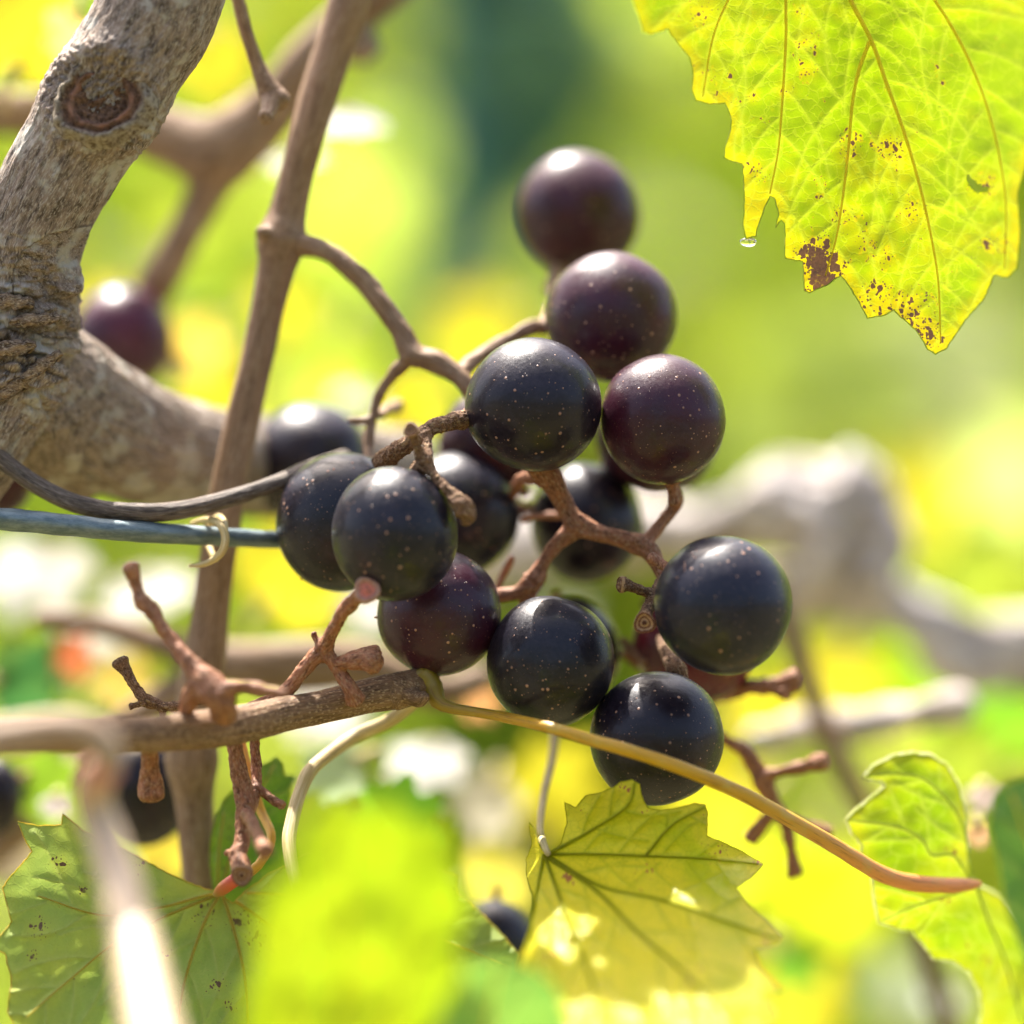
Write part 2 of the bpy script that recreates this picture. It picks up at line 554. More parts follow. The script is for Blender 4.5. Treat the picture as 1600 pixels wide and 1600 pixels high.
def mk_foliage(name, cols, trans=.55):
    t = NT(name); r = t.attr('rnd')
    cr = t.n.new('ShaderNodeValToRGB'); t.link(r, cr.inputs[0])
    el = cr.color_ramp.elements
    while len(el) > 1: el.remove(el[-1])
    for i, (p, c) in enumerate(cols):
        e = el[0] if i == 0 else el.new(p)
        e.position = p; e.color = (*c, 1)
    c = cr.outputs[0]
    p = t.pbsdf(Base_Color=c, Roughness=.6, Specular_IOR_Level=.06)
    tr = t.n.new('ShaderNodeBsdfTranslucent'); t.link(c, tr.inputs['Color'])
    mx = t.n.new('ShaderNodeMixShader'); mx.inputs[0].default_value = trans
    t.link(p.outputs[0], mx.inputs[1]); t.link(tr.outputs[0], mx.inputs[2])
    t.finish(mx.outputs[0])


mk_foliage('hedge_leaves', [(0, (.32, .46, .05)), (.4, (.50, .63, .09)), (.75, (.60, .67, .11)), (1, (.72, .64, .09))], .70)
mk_foliage('shade_dark_row_leaves', [(0, (.03, .06, .012)), (.6, (.06, .11, .02)), (1, (.14, .16, .03))], .4)  # colour darkened as the shade side of the unseen row
mk_foliage('shade_dark_foliage', [(0, (.08, .18, .17)), (.6, (.11, .24, .20)), (1, (.18, .32, .17))], .35)  # dark bluish colour stands in for foliage lying in shade


def mk_simple():
    t = NT('petiole_orange'); v = t.attr('tc', 'Vector'); tt = t.attr('tt')
    n = t.noise(t.mapping(v, (1, 1, .06)), 2.5, 5, .65); n2 = t.noise(v, .25, 3)
    c = t.mix(t.rng(tt, .55, .95), (.66, .36, .025), (.92, .34, .10))
    c = t.mix(t.rng(tt, .20, .0), c, (.26, .19, .02))
    c = t.mix(t.rng(n, .52, .68, 0, .6), c, (.17, .07, .02))
    c = t.mix(t.rng(n2, .5, .7, 0, .35), c, (.60, .48, .12))
    p = t.pbsdf(Base_Color=c, Roughness=.38, Specular_IOR_Level=.5, Normal=t.bump(n, .5, .0002))
    p.inputs['Subsurface Weight'].default_value = .15
    p.inputs['Subsurface Radius'].default_value = (.002, .001, .0004)
    t.finish(p.outputs[0])
    t = NT('petiole_pale'); v = t.attr('tc', 'Vector')
    n = t.noise(t.mapping(v, (1, 1, .06)), 2.5, 5, .65)
    c = t.mix(t.rng(n, .4, .65), (.52, .38, .14), (.80, .64, .34))
    t.finish(t.pbsdf(Base_Color=c, Roughness=.5, Normal=t.bump(n, .6, .0003)).outputs[0])
    t = NT('petiole_cream'); v = t.attr('tc', 'Vector'); tt = t.attr('tt')
    n = t.noise(t.mapping(v, (1, 1, .1)), 1.5, 4, .6)
    c = t.mix(t.rng(n, .4, .7), (.56, .40, .25), (.68, .52, .36))
    c = t.mix(t.rng(tt, .12, .0), c, (.62, .22, .16))
    t.finish(t.pbsdf(Base_Color=c, Roughness=.5).outputs[0])
    t = NT('petiole_red'); v = t.attr('tc', 'Vector'); tt = t.attr('tt')
    n = t.noise(v, 1.5, 3)
    c = t.mix(t.rng(tt, .0, .8), (.55, .42, .12), (.75, .10, .05))
    t.finish(t.pbsdf(Base_Color=c, Roughness=.4, Normal=t.bump(n, .2, .0003)).outputs[0])
    for nm, c1, c2 in (('vein_lime', (.82, .76, .06), (.95, .72, .12)), ('vein_green', (.62, .58, .12), (.78, .62, .20)),
                       ('vein_dark', (.50, .52, .02), (.62, .58, .05)), ('vein_white', (.52, .60, .10), (.70, .72, .25)),
                       ('margin_rimlight', (.70, .74, .32), (.9, .9, .7)), ('margin_green', (.42, .52, .10), (.55, .6, .2))):
        t = NT(nm); v = t.attr('tc', 'Vector'); n = t.noise(v, .8, 3)
        c = t.mix(t.rng(n, .35, .7), c1, c2)
        p = t.pbsdf(Base_Color=c, Roughness=.45, Specular_IOR_Level=.4)
        tr = t.n.new('ShaderNodeBsdfTranslucent'); t.link(c, tr.inputs['Color'])
        mx = t.n.new('ShaderNodeMixShader'); mx.inputs[0].default_value = .8
        t.link(p.outputs[0], mx.inputs[1]); t.link(tr.outputs[0], mx.inputs[2]); t.finish(mx.outputs[0])
    t = NT('zinc_wire'); v = t.attr('tc', 'Vector')
    n = t.noise(t.mapping(v, (1, 1, .25)), 1.2, 6, .7); n2 = t.noise(v, 5, 4, .7)
    c = t.mix(t.rng(n, .35, .65), (.12, .17, .19), (.24, .30, .31))
    c = t.mix(t.rng(n2, .62, .75, 0, .8), c, (.05, .05, .04))
    t.finish(t.pbsdf(Base_Color=c, Metallic=.45, Roughness=.42, Normal=t.bump(t.math('ADD', n, n2), .45, .0002)).outputs[0])
    t = NT('water'); p = t.pbsdf(Base_Color=(1, 1, 1), Roughness=.02, IOR=1.33, Transmission_Weight=1.0); t.finish(p.outputs[0])
    t = NT('shade_toned_grass'); tc = t.n.new('ShaderNodeTexCoord')
    n = t.noise(tc.outputs['Object'], .8, 6, .65); n2 = t.noise(tc.outputs['Object'], 14, 4, .7)
    c = t.mix(t.rng(n, .35, .65), (.05, .055, .015), (.13, .11, .045)); c = t.mix(t.rng(n2, .4, .7, 0, .6), c, (.16, .12, .06))  # colour darkened for canopy shade, to dim its reflection in the grapes
    t.finish(t.pbsdf(Base_Color=c, Roughness=.9, Normal=t.bump(n2, .6, .03)).outputs[0])


mk_simple()

# ------------------------------------------------------------------ setting: ground, far foliage
def grid_ground():
    V, F = [], []
    n = 60
    xs = [math.copysign((abs(i) / 30) ** 2.4 * 250, i) for i in range(-30, 31)]
    for a in xs:
        for b in xs:
            V.append((b, a, .03 * noise.noise(Vector((a * .7, b * .7, 0)))))
    for i in range(n):
        for j in range(n):
            k = i * (n + 1) + j
            F.append((k, k + 1, k + n + 2, k + n + 1))
    return np_mesh('ground', V, F)


tag(link_mesh('ground', grid_ground(), M['shade_toned_grass']), kind='structure')

# five-lobed vine leaf outline for leaves that are far out of focus: (angle deg from tip, radius)
def vine_outline(teeth=True, seed=0):
    rr = random.Random(seed)
    key = [(0, 1.0), (24, .66), (48, .90), (76, .60), (104, .80), (132, .58), (158, .55), (172, .30), (180, .10)]
    pts = []
    for side in (1, -1):
        ks = key if side == 1 else key[::-1][1:-1]
        for i in range(len(ks)):
            a, r = ks[i]
            pts.append((side * math.radians(a), r * rr.uniform(.94, 1.06)))
            if teeth:
                b = ks[i + 1] if i + 1 < len(ks) else None
                if b:
                    for f, s in ((.33, .97), (.5, 1.08), (.67, .94)):
                        pts.append((side * math.radians(a + (b[0] - a) * f), (r + (b[1] - r) * f) * s))
    return [(math.sin(a) * r, math.cos(a) * r + .35) for a, r in pts]


def far_leaf_mesh(seed, size, bend=.25):
    out = vine_outline(True, seed)
    rr = random.Random(seed)
    V = [(0, 0.05, 0)]; F = []
    n = len(out)
    for f in (.35, .7, 1.0):
        for x, y in out: V.append((x * f, y * f, 0))
    for i in range(n):
        j = (i + 1) % n
        F.append((0, 1 + i, 1 + j)); F.append((1 + i, 1 + i + n, 1 + j + n, 1 + j)); F.append((1 + i + n, 1 + i + 2 * n, 1 + j + 2 * n, 1 + j + n))
    k1, k2 = rr.uniform(.5, 1.4) * bend, rr.uniform(-.6, 1) * bend
    V = [(x * size, y * size, size * (-k1 * x * x - k2 * y * y + .05 * math.sin(7 * x + seed) * math.cos(5 * y))) for x, y, z in V]
    return np_mesh('leaf', V, F)


def scatter_leaves(name, n, posfun, size, mat, seed, up=.35):
    rg = np.random.default_rng(seed)
    tmpl = np.array([(0, 0, 0), (.45, .05, -.1), (.62, .5, -.16), (.3, .78, -.06), (0, 1.15, -.2), (-.3, .78, -.06), (-.62, .5, -.16), (-.45, .05, -.1)])
    F0 = np.array([(0, 1, 2), (0, 2, 3), (0, 3, 4), (0, 4, 5), (0, 5, 6), (0, 6, 7)])
    pos = posfun(rg, n)
    V = np.zeros((n, 8, 3)); F = np.zeros((n, 6, 3), int)
    rnd = np.repeat(rg.random(n), 8)
    for i in range(n):
        yaw, pit, rol = rg.uniform(-1.2, 1.2) + (math.pi if rg.random() < .5 else 0), rg.normal(.9, .5), rg.uniform(-.6, .6)
        R = Matrix.Rotation(yaw, 3, 'Z') @ Matrix.Rotation(-pit - math.pi / 2, 3, 'X') @ Matrix.Rotation(rol, 3, 'Y')
        V[i] = (tmpl * (size * rg.uniform(.6, 1.3))) @ np.array(R).T + pos[i]
        F[i] = F0 + i * 8
    me = np_mesh(name, V.reshape(-1, 3), F.reshape(-1, 3), {'rnd': rnd}, smooth=False)
    return me


def hedge(name, label, y0, y1, x0, x1, z1, n, size, seed, matname='hedge_leaves'):
    org = Vector(((x0 + x1) / 2, (y0 + y1) / 2, 0))
    root = thing(name, org, label, 'vine row')

    def pf(rg, n):
        x = rg.uniform(x0, x1, n); t = rg.random(n)
        z = .25 + (z1 - .25) * t ** .8
        y = (y0 + y1) / 2 + (y1 - y0) / 2 * rg.normal(0, .55, n) * (1 + .4 * np.sin(x * 3.1 + seed))
        return np.stack([x, y, z], 1) - np.array(org)
    o = link_mesh('foliage', scatter_leaves('foliage', n, pf, size, M[matname], seed), M[matname], root)
    o['kind'] = 'stuff'
    xx = x0 + .6
    while xx < x1:
        w = [(xx + .05 * math.sin(q * 2 + xx), (y0 + y1) / 2, q * .3) for q in range(6)]
        c = catmull(np.array([[*a, .035 - .003 * i] for i, a in enumerate(w)]), .08)
        V, F = sweep(c[:, :3], c[:, 3], 8)
        link_mesh('trunk', np_mesh('trunk', np.array(V) - np.array(org), F, {'tc': np.array(V) * 100}), M['far_bark'], root)
        xx += 1.7
    return root


hedge('vine_row', 'nearer row of lime and yellow grapevines, a green blur behind the grapes', 3.1, 3.9, -3.2, 3.4, 2.35, 7000, .08, 3)
hedge('vine_row', 'farther row of green grapevines filling the distance behind the first row', 6.2, 7.4, -5.5, 5.5, 3.2, 9000, .11, 5)


hedge('vine_row', 'unseen grapevine row added behind the camera, darkened for its reflection in the grapes', -2.3, -1.5, -4, 4, 2.7, 2600, .09, 9, 'shade_dark_row_leaves')  # unseen row added to break up the horizon reflected in the grapes


def post_and_shoot():
    c = P(728, 150, 2150)
    root = thing('shade_band_post', (c.x, c.y, 0), 'teal post added for a shaded far trunk, a soft dark band above the bunch', 'post')  # post added in place of a distant trunk in shade
    hw = 82 * K(2150)
    bm = bmesh.new()
    ring = []
    for z, f in ((0, 1), (.5, 1.0), (1.0, .98), (1.5, 1), (2.0, .99), (2.06, .97), (2.09, .80)):
        ring.append([bm.verts.new((math.cos(a) * hw * f * (1 + .03 * math.sin(3 * a + z * 4)) + .006 * math.sin(z * 5), math.sin(a) * hw * f, z)) for a in [k * math.pi / 12 for k in range(24)]])
    for r0, r1 in zip(ring, ring[1:]):
        for k in range(24):
            bm.faces.new((r0[k], r0[(k + 1) % 24], r1[(k + 1) % 24], r1[k]))
    bm.faces.new(ring[-1]); bm.faces.new(ring[0][::-1])
    me = bpy.data.meshes.new('shaft'); bm.to_mesh(me); bm.free()
    me.polygons.foreach_set('use_smooth', [True] * len(me.polygons))
    v = np.array([q.co[:] for q in me.vertices]) * 100
    at = me.attributes.new('tc', 'FLOAT_VECTOR', 'POINT'); at.data.foreach_set('vector', v.astype(np.float32).ravel())
    link_mesh('shaft', me, M['shade_teal_wood'], root)
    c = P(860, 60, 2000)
    root = thing('vine_shoot', c, 'vine shoot with shade put into its dark green, right of the top grape', 'vine')

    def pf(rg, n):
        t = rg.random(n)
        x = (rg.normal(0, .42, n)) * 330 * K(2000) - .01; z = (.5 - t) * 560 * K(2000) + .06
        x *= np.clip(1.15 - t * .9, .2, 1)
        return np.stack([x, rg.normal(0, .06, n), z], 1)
    o = link_mesh('foliage', scatter_leaves('foliage', 160, pf, .045, M['shade_dark_foliage'], 11), M['shade_dark_foliage'], root)
    o['kind'] = 'stuff'
    c = P(800, 960, 1850)
    r3 = thing('vine_shoot', c, 'sunlit lime vine shoots in front of the post, low behind the bunch', 'vine')

    def pf2(rg, n):
        return np.stack([rg.normal(0, .5, n) * 330 * K(1850), rg.normal(0, .05, n), (rg.random(n) - .5) * 900 * K(1850)], 1)
    o = link_mesh('foliage', scatter_leaves('foliage', 420, pf2, .05, M['hedge_leaves'], 12), M['hedge_leaves'], r3)
    o['kind'] = 'stuff'
    w = catmull(np.array([[.0, 0, -.25, .005], [.02, 0, -.05, .005], [-.02, .0, .16, .004]]), .02); V, F = sweep(w[:, :3], w[:, 3], 8)
    link_mesh('stem', np_mesh('stem', V, F, {'tc': np.array(V) * 1000}), M['far_bark'], r3)
    w = catmull(np.array([[.0, 0, -.12, .004], [.01, 0, .05, .005], [.0, .02, .25, .006], [.03, 0, .6, .007]]), .02); V, F = sweep(w[:, :3], w[:, 3], 8)
    link_mesh('stem', np_mesh('stem', V, F, {'tc': np.array(V) * 1000}), M['far_bark'], root)


post_and_shoot()
hedge('far_trees', 'tall woodland edge in the far distance closing the view behind the vine rows', 13, 17, -16, 16, 8.5, 9000, .32, 21)
for o in bpy.data.objects:
    if o.name == 'far_trees': o['category'] = 'trees'

# ------------------------------------------------------------------ leaves in focus: outline -> blade, veins, margin, petiole
def chunked(fn, x, y, m, red):
    n = len(x); st = max(1, 3000000 // max(m, 1)); out = []
    for i in range(0, n, st): out.append(red(fn(x[i:i + st, None], y[i:i + st, None])))
    return np.concatenate(out) if out else np.zeros(0)


def inside(poly, x, y):
    q = np.asarray(poly, float); r = np.roll(q, -1, 0)
    x1, y1, x2, y2 = q[:, 0], q[:, 1], r[:, 0], r[:, 1]
    dy = np.where(np.abs(y2 - y1) < 1e-12, 1e-12, y2 - y1)
    return chunked(lambda X, Y: ((y1 > Y) != (y2 > Y)) & (X < (x2 - x1) * (Y - y1) / dy + x1), np.asarray(x, float), np.asarray(y, float), len(q), lambda c: (c.sum(1) % 2) == 1)


def seg_dist(x, y, pl, closed=False):
    q = np.asarray(pl, float)
    r = np.roll(q, -1, 0) if closed else q[1:]
    if not closed: q = q[:-1]
    return segs_dist(x, y, q, r)


def segs_dist(x, y, q, r):
    ax, ay = q[:, 0], q[:, 1]; vx, vy = r[:, 0] - ax, r[:, 1] - ay; L = vx * vx + vy * vy + 1e-9

    def f(X, Y):
        t = np.clip(((X - ax) * vx + (Y - ay) * vy) / L, 0, 1)
        return (X - ax - t * vx) ** 2 + (Y - ay - t * vy) ** 2
    return chunked(f, np.asarray(x, float), np.asarray(y, float), len(q), lambda c: np.sqrt(c.min(1)))


def multi(pls):
    q = np.concatenate([np.asarray(p, float)[:-1] for p in pls]); r = np.concatenate([np.asarray(p, float)[1:] for p in pls])
    return q, r


def resample(pl, step, closed=False):
    out = []; n = len(pl)
    for i in range(n if closed else n - 1):
        a, b = np.array(pl[i], float), np.array(pl[(i + 1) % n], float)
        m = max(1, int(np.linalg.norm(b - a) / step))
        for j in range(m): out.append(a + (b - a) * j / m)
    if not closed: out.append(np.array(pl[-1], float))
    return out


def smooth2d(pl, step=6):
    c = catmull(np.array([[x, y, 0] for x, y in pl], float), step)
    return [(a[0], a[1]) for a in c]


def leaf(name, label, outline, dfun, veins, mat, veinmat, base, step=5, group=None, holes=(), spots=(), sec_len=150,
         sec_gap=38, sec_ang=52, margin=None, margin_w=2.5, puff=.9, wave=1.0, cat='leaf', petiole=None, wob=.8, round_out=False):
    rg = random.Random(len(label) + int(base[0]))
    ol = resample(smooth2d(list(outline) + [outline[0]], 4)[:-1] if round_out else outline, 4, True)
    ol = [(p[0] + wob * noise.noise(Vector((p[0] * .11, p[1] * .11, 1))) * 2, p[1] + wob * noise.noise(Vector((p[0] * .11, p[1] * .11, 7))) * 2) for p in ol]
    pr = [smooth2d(v[0]) for v in veins]
    sec = []
    prq = multi(pr)
    for vi, v in enumerate(pr):
        L = 0; nxt = sec_gap * .8; side = 1
        for i in range(1, len(v)):
            L += math.dist(v[i], v[i - 1])
            if L > nxt:
                nxt += sec_gap * rg.uniform(.35, .75); side = -side
                a = math.atan2(v[i][1] - v[i - 1][1], v[i][0] - v[i - 1][0]) + side * math.radians(sec_ang + rg.uniform(-8, 8))
                x, y = v[i]; pl = [(x, y)]; tot = 0; lim = sec_len * rg.uniform(.8, 1.15)
                while tot < lim:
                    a -= side * math.radians(1.6) + rg.uniform(-.05, .05); x += 7 * math.cos(a); y += 7 * math.sin(a); tot += 7
                    q = (np.array([x]), np.array([y]))
                    if not inside(ol, *q)[0]: break
                    if tot > 20 and segs_dist(*q, *prq)[0] < 9: break
                    pl.append((x, y))
                if len(pl) > 3: sec.append(pl)
    minx, maxx = min(p[0] for p in ol), max(p[0] for p in ol); miny, maxy = min(p[1] for p in ol), max(p[1] for p in ol)
    gx, gy = np.meshgrid(np.arange(minx, maxx, step), np.arange(miny, maxy, step * .87))
    gx = gx + (np.arange(gx.shape[0]) % 2)[:, None] * step * .5
    gx = gx.ravel() + RNG.uniform(-.2, .2, gx.size) * step; gy = gy.ravel() + RNG.uniform(-.2, .2, gy.size) * step
    k = inside(ol, gx, gy); gx, gy = gx[k], gy[k]
    de = seg_dist(gx, gy, ol, True)
    dv1 = segs_dist(gx, gy, *prq)
    dv2 = segs_dist(gx, gy, *multi(sec)) if sec else np.full(len(gx), 99.)
    k = (de > step * .6) & (dv1 > 4) & (dv2 > 3.4); gx, gy = gx[k], gy[k]
    px, py = list(gx), list(gy)
    for pls, w in ((pr, 2.6), (sec, 1.9)):
        for pl in pls:
            rs = resample(pl, 5)
            for i, p in enumerate(rs):
                q = rs[min(i + 1, len(rs) - 1)] - rs[max(i - 1, 0)]; q = q / (np.linalg.norm(q) + 1e-9)
                for s in (0, -w, w):
                    px.append(p[0] - q[1] * s); py.append(p[1] + q[0] * s)
    px, py = np.array(px), np.array(py)
    k = inside(ol, px, py); px, py = px[k], py[k]
    k = seg_dist(px, py, ol, True) > 1.2; px, py = px[k], py[k]
    nb = len(ol)
    vc = [Vector(p) for p in ol] + [Vector((a, b)) for a, b in zip(px, py)]
    res = delaunay_2d_cdt(vc, [(i, (i + 1) % nb) for i in range(nb)], [], 1, 1e-4)
    v2 = np.array([(v.x, v.y) for v in res[0]]); F = np.array([f for f in res[2] if len(f) == 3])
    ctr = v2[F].mean(1)
    k = inside(ol, ctr[:, 0], ctr[:, 1])
    for h in holes: k &= ~inside(h, ctr[:, 0], ctr[:, 1])
    F = F[k]
    F = F[:, ::-1]
    x, y = v2[:, 0], v2[:, 1]
    de = seg_dist(x, y, ol, True)
    d1 = segs_dist(x, y, *prq)
    d2 = segs_dist(x, y, *multi(sec)) if sec else np.full(len(x), 99.)
    vein = np.maximum(np.exp(-(d1 / 3.2) ** 2), .62 * np.exp(-(d2 / 2.2) ** 2))
    edge = np.exp(-(de / 28.0))
    sp = np.zeros(len(x))
    for sx, sy, sr, sa in spots: sp = np.maximum(sp, sa * np.exp(-((x - sx) ** 2 + (y - sy) ** 2) / (sr * sr)))
    dd = dfun(x, y)
    q = np.minimum(d1, d2 + 2)
    wv = np.array([noise.noise(Vector((a * .012, b * .012, base[0]))) * 2.2 + noise.noise(Vector((a * .04, b * .04, base[1]))) * .7 for a, b in zip(x, y)])
    dd = dd + puff * (1 - np.exp(-q / 9.0)) + wv * wave
    org = P(base[0], base[1], float(dfun(np.array([base[0]]), np.array([base[1]]))[0]))
    root = thing(name, org, label, cat, group)
    V = Parr(x, y, dd) - np.array(org)
    me = np_mesh('blade', V, F, {'tc': np.stack([x * .118, y * .118, dd * 0 + base[0]], 1), 'vein': vein, 'edge': edge, 'spot': sp})
    link_mesh('blade', me, M[mat], root)
    tree = KDTree(len(x))
    for i in range(len(x)): tree.insert((x[i], y[i], 0), i)
    tree.balance()

    def dat(a, b): return dd[tree.find((a, b, 0))[1]]
    for (pts, w0, w1), pl in zip(veins, pr):
        pl = [p for p in pl if inside(ol, np.array([p[0]]), np.array([p[1]]))[0]]
        if len(pl) < 4: continue
        rs = resample(pl, 9)
        ds = np.array([dat(*p) for p in rs]); ds = np.convolve(np.pad(ds, 2, 'edge'), np.ones(5) / 5, 'valid')
        n = len(rs)
        path = [(p[0], p[1], ds[i] - .10, w0 + (w1 - w0) * i / (n - 1)) for i, p in enumerate(rs)]
        link_mesh('vein', stalk_mesh('vein', path, org, 8), M[veinmat], root)
    if margin:
        n = len(ol)
        c = Parr(np.array([p[0] for p in ol]), np.array([p[1] for p in ol]), np.array([dat(*p) for p in ol]))
        t, u, w2 = frames(np.vstack([c, c[:1]]))
        r = margin_w * .5 * PX
        V, F = [], []
        for i in range(n):
            for kx in range(5):
                a = 2 * math.pi * kx / 5
                V.append(c[i] + r * (math.cos(a) * u[i] + math.sin(a) * w2[i]) - np.array(org))
        for i in range(n - 1):
            for kx in range(5):
                F.append((i * 5 + kx, i * 5 + (kx + 1) % 5, (i + 1) * 5 + (kx + 1) % 5, (i + 1) * 5 + kx))
        link_mesh('margin', np_mesh('margin', V, F, {'tc': np.array(V) * 1000}), M[margin], root)
    if petiole:
        link_mesh('petiole', stalk_mesh('petiole', petiole[0], org, 14), M[petiole[1]], root)
    return root


# --- big hanging leaf, upper right
o1 = [(985, -10), (1000, 30), (1005, 50), (1018, 54), (1035, 48), (1043, 45), (1060, 70), (1078, 90), (1083, 115), (1081, 140), (1088, 158), (1110, 163), (1132, 161),
      (1141, 178), (1142, 200), (1133, 230), (1131, 247), (1146, 252), (1160, 257), (1163, 300), (1161, 355), (1166, 372), (1180, 370), (1184, 355), (1195, 325), (1203, 307), (1209, 309),
      (1217, 335), (1211, 356), (1220, 344), (1226, 350), (1226, 403), (1254, 409), (1257, 454), (1264, 457), (1292, 446), (1314, 430), (1330, 452), (1350, 486), (1355, 498), (1384, 492), (1396, 484),
      (1430, 515), (1450, 545), (1462, 553), (1478, 545), (1508, 500), (1538, 466), (1553, 430), (1574, 434), (1588, 420), (1594, 370), (1590, 300), (1612, 230), (1650, 240), (1668, 180), (1655, 120), (1700, 100),
      (1740, 20), (1700, -60), (1640, -170), (1560, -260), (1440, -300), (1330, -290), (1262, -225), (1240, -215), (1200, -280), (1110, -300), (1030, -230), (960, -150), (940, -80)]
leaf('hanging_leaf', 'large lime grape leaf with yellow edges and brown flecks hanging at the upper right', o1,
     lambda x, y: -2 - 34 * np.clip((1300 - x) / 330, 0, 2) ** 2 + 26 * np.clip((x - 1400) / 230, 0, 2) ** 1.6 + .012 * (300 - y),
     [([(1245, -215), (1232, -100), (1228, 0), (1228, 60), (1223, 150), (1216, 235), (1203, 302)], 7, 2.5),
      ([(1250, -215), (1285, -100), (1328, -2), (1362, 65), (1385, 130), (1412, 205), (1437, 290), (1455, 370), (1466, 440), (1470, 535)], 9, 2.5),
      ([(1358, 66), (1342, 110), (1332, 160), (1326, 230), (1318, 300), (1307, 370), (1290, 430)], 6, 2.5),
      ([(1240, -215), (1180, -80), (1120, 40), (1098, 150)], 6, 2.5),
      ([(1258, -215), (1380, -100), (1480, 30), (1540, 160), (1570, 300), (1570, 420)], 7, 2.5)],
     'leaf_lime', 'vein_lime', (1245, -215), step=5,
     holes=[[(1512, 272), (1522, 282), (1536, 292), (1546, 290), (1545, 300), (1526, 302), (1512, 290)]],
     spots=[(1272, 400, 34, 1.05), (1285, 438, 30, 1.25), (1302, 415, 26, .9), (1395, 235, 26, .75), (1375, 225, 16, .7), (1325, 240, 22, .6), (1260, 60, 22, .55), (1262, 110, 16, .6), (1250, 18, 16, .5),
            (1420, 480, 34, .85), (1445, 515, 30, .8), (1375, 470, 34, .7), (1350, 375, 34, .6), (1430, 330, 30, .6), (1455, 530, 22, .85), (1325, 345, 30, .6), (1385, 400, 26, .6),
            (1228, 140, 16, .6), (1090, 20, 30, .5), (1110, 120, 40, .35), (1540, 290, 30, .6), (1560, 380, 34, .5), (1180, 262, 14, .5), (1175, 150, 12, .6)],
     sec_len=170, sec_gap=62, margin='margin_green', margin_w=2.2, puff=.35, wave=.45)

# --- yellow leaf, bottom centre
fold = lambda x, y: np.clip((848 + (y - 1330) * -.06 - x), 0, 60)
leaf('yellow_leaf', 'yellow green toothed grape leaf with sunlit patches at the bottom centre',
     [(826, 1286), (834, 1292), (842, 1318), (850, 1333), (872, 1328), (880, 1306), (886, 1285), (882, 1254), (900, 1262), (915, 1243), (936, 1240), (955, 1232), (970, 1222), (988, 1218), (999, 1225), (1005, 1250), (1013, 1263),
      (1032, 1266), (1060, 1262), (1085, 1255), (1101, 1258), (1106, 1272), (1104, 1306), (1150, 1325), (1193, 1350), (1176, 1370), (1151, 1387), (1168, 1412), (1198, 1440), (1223, 1466), (1215, 1475), (1178, 1483),
      (1186, 1508), (1210, 1534), (1224, 1548), (1206, 1553), (1194, 1556), (1214, 1590), (1190, 1600), (1200, 1650), (1150, 1690), (1120, 1760), (1060, 1740), (1010, 1790), (960, 1700), (905, 1690), (880, 1620), (850, 1560), (806, 1512),
      (812, 1490), (823, 1460), (834, 1430), (833, 1402), (823, 1370), (822, 1345), (831, 1320)],
     lambda x, y: -14 - .23 * np.clip(y - 1340, 0, 400) + .0 * y + .35 * fold(x, y) + .00016 * (x - 1010) ** 2,
     [([(858, 1335), (930, 1335), (1020, 1338), (1100, 1342), (1185, 1350)], 5, 2), ([(858, 1338), (940, 1385), (1030, 1405), (1120, 1435), (1212, 1466)], 5, 2),
      ([(856, 1340), (930, 1390), (1000, 1460), (1080, 1530), (1180, 1640)], 7, 3), ([(852, 1340), (885, 1430), (920, 1520), (960, 1640)], 6, 3), ([(850, 1336), (838, 1400), (822, 1480)], 6, 3),
      ([(862, 1332), (920, 1300), (980, 1260), (992, 1224)], 6, 2), ([(1010, 1336), (1050, 1290), (1100, 1262)], 5, 2)],
     'leaf_yellow', 'vein_dark', (856, 1336), spots=[(978, 1232, 10, .95), (905, 1268, 12, .6), (888, 1372, 10, 1.2), (1005, 1365, 30, .5), (1010, 1262, 10, .6), (1100, 1262, 12, .6), (1120, 1330, 22, .6), (1200, 1465, 24, .6),
                                                   (1185, 1350, 14, .7), (925, 1450, 14, .6), (1080, 1525, 22, .6), (870, 1480, 24, .5), (950, 1550, 24, .5)],
     sec_len=110, sec_gap=60, margin='vein_dark', margin_w=1.6, puff=1.6,
     petiole=([(868, 1140, 42, 16), (862, 1190, 32, 14), (850, 1240, 20, 13), (844, 1290, 6, 12), (848, 1314, -5, 12), (856, 1334, -13, 9)], 'petiole_pale'))

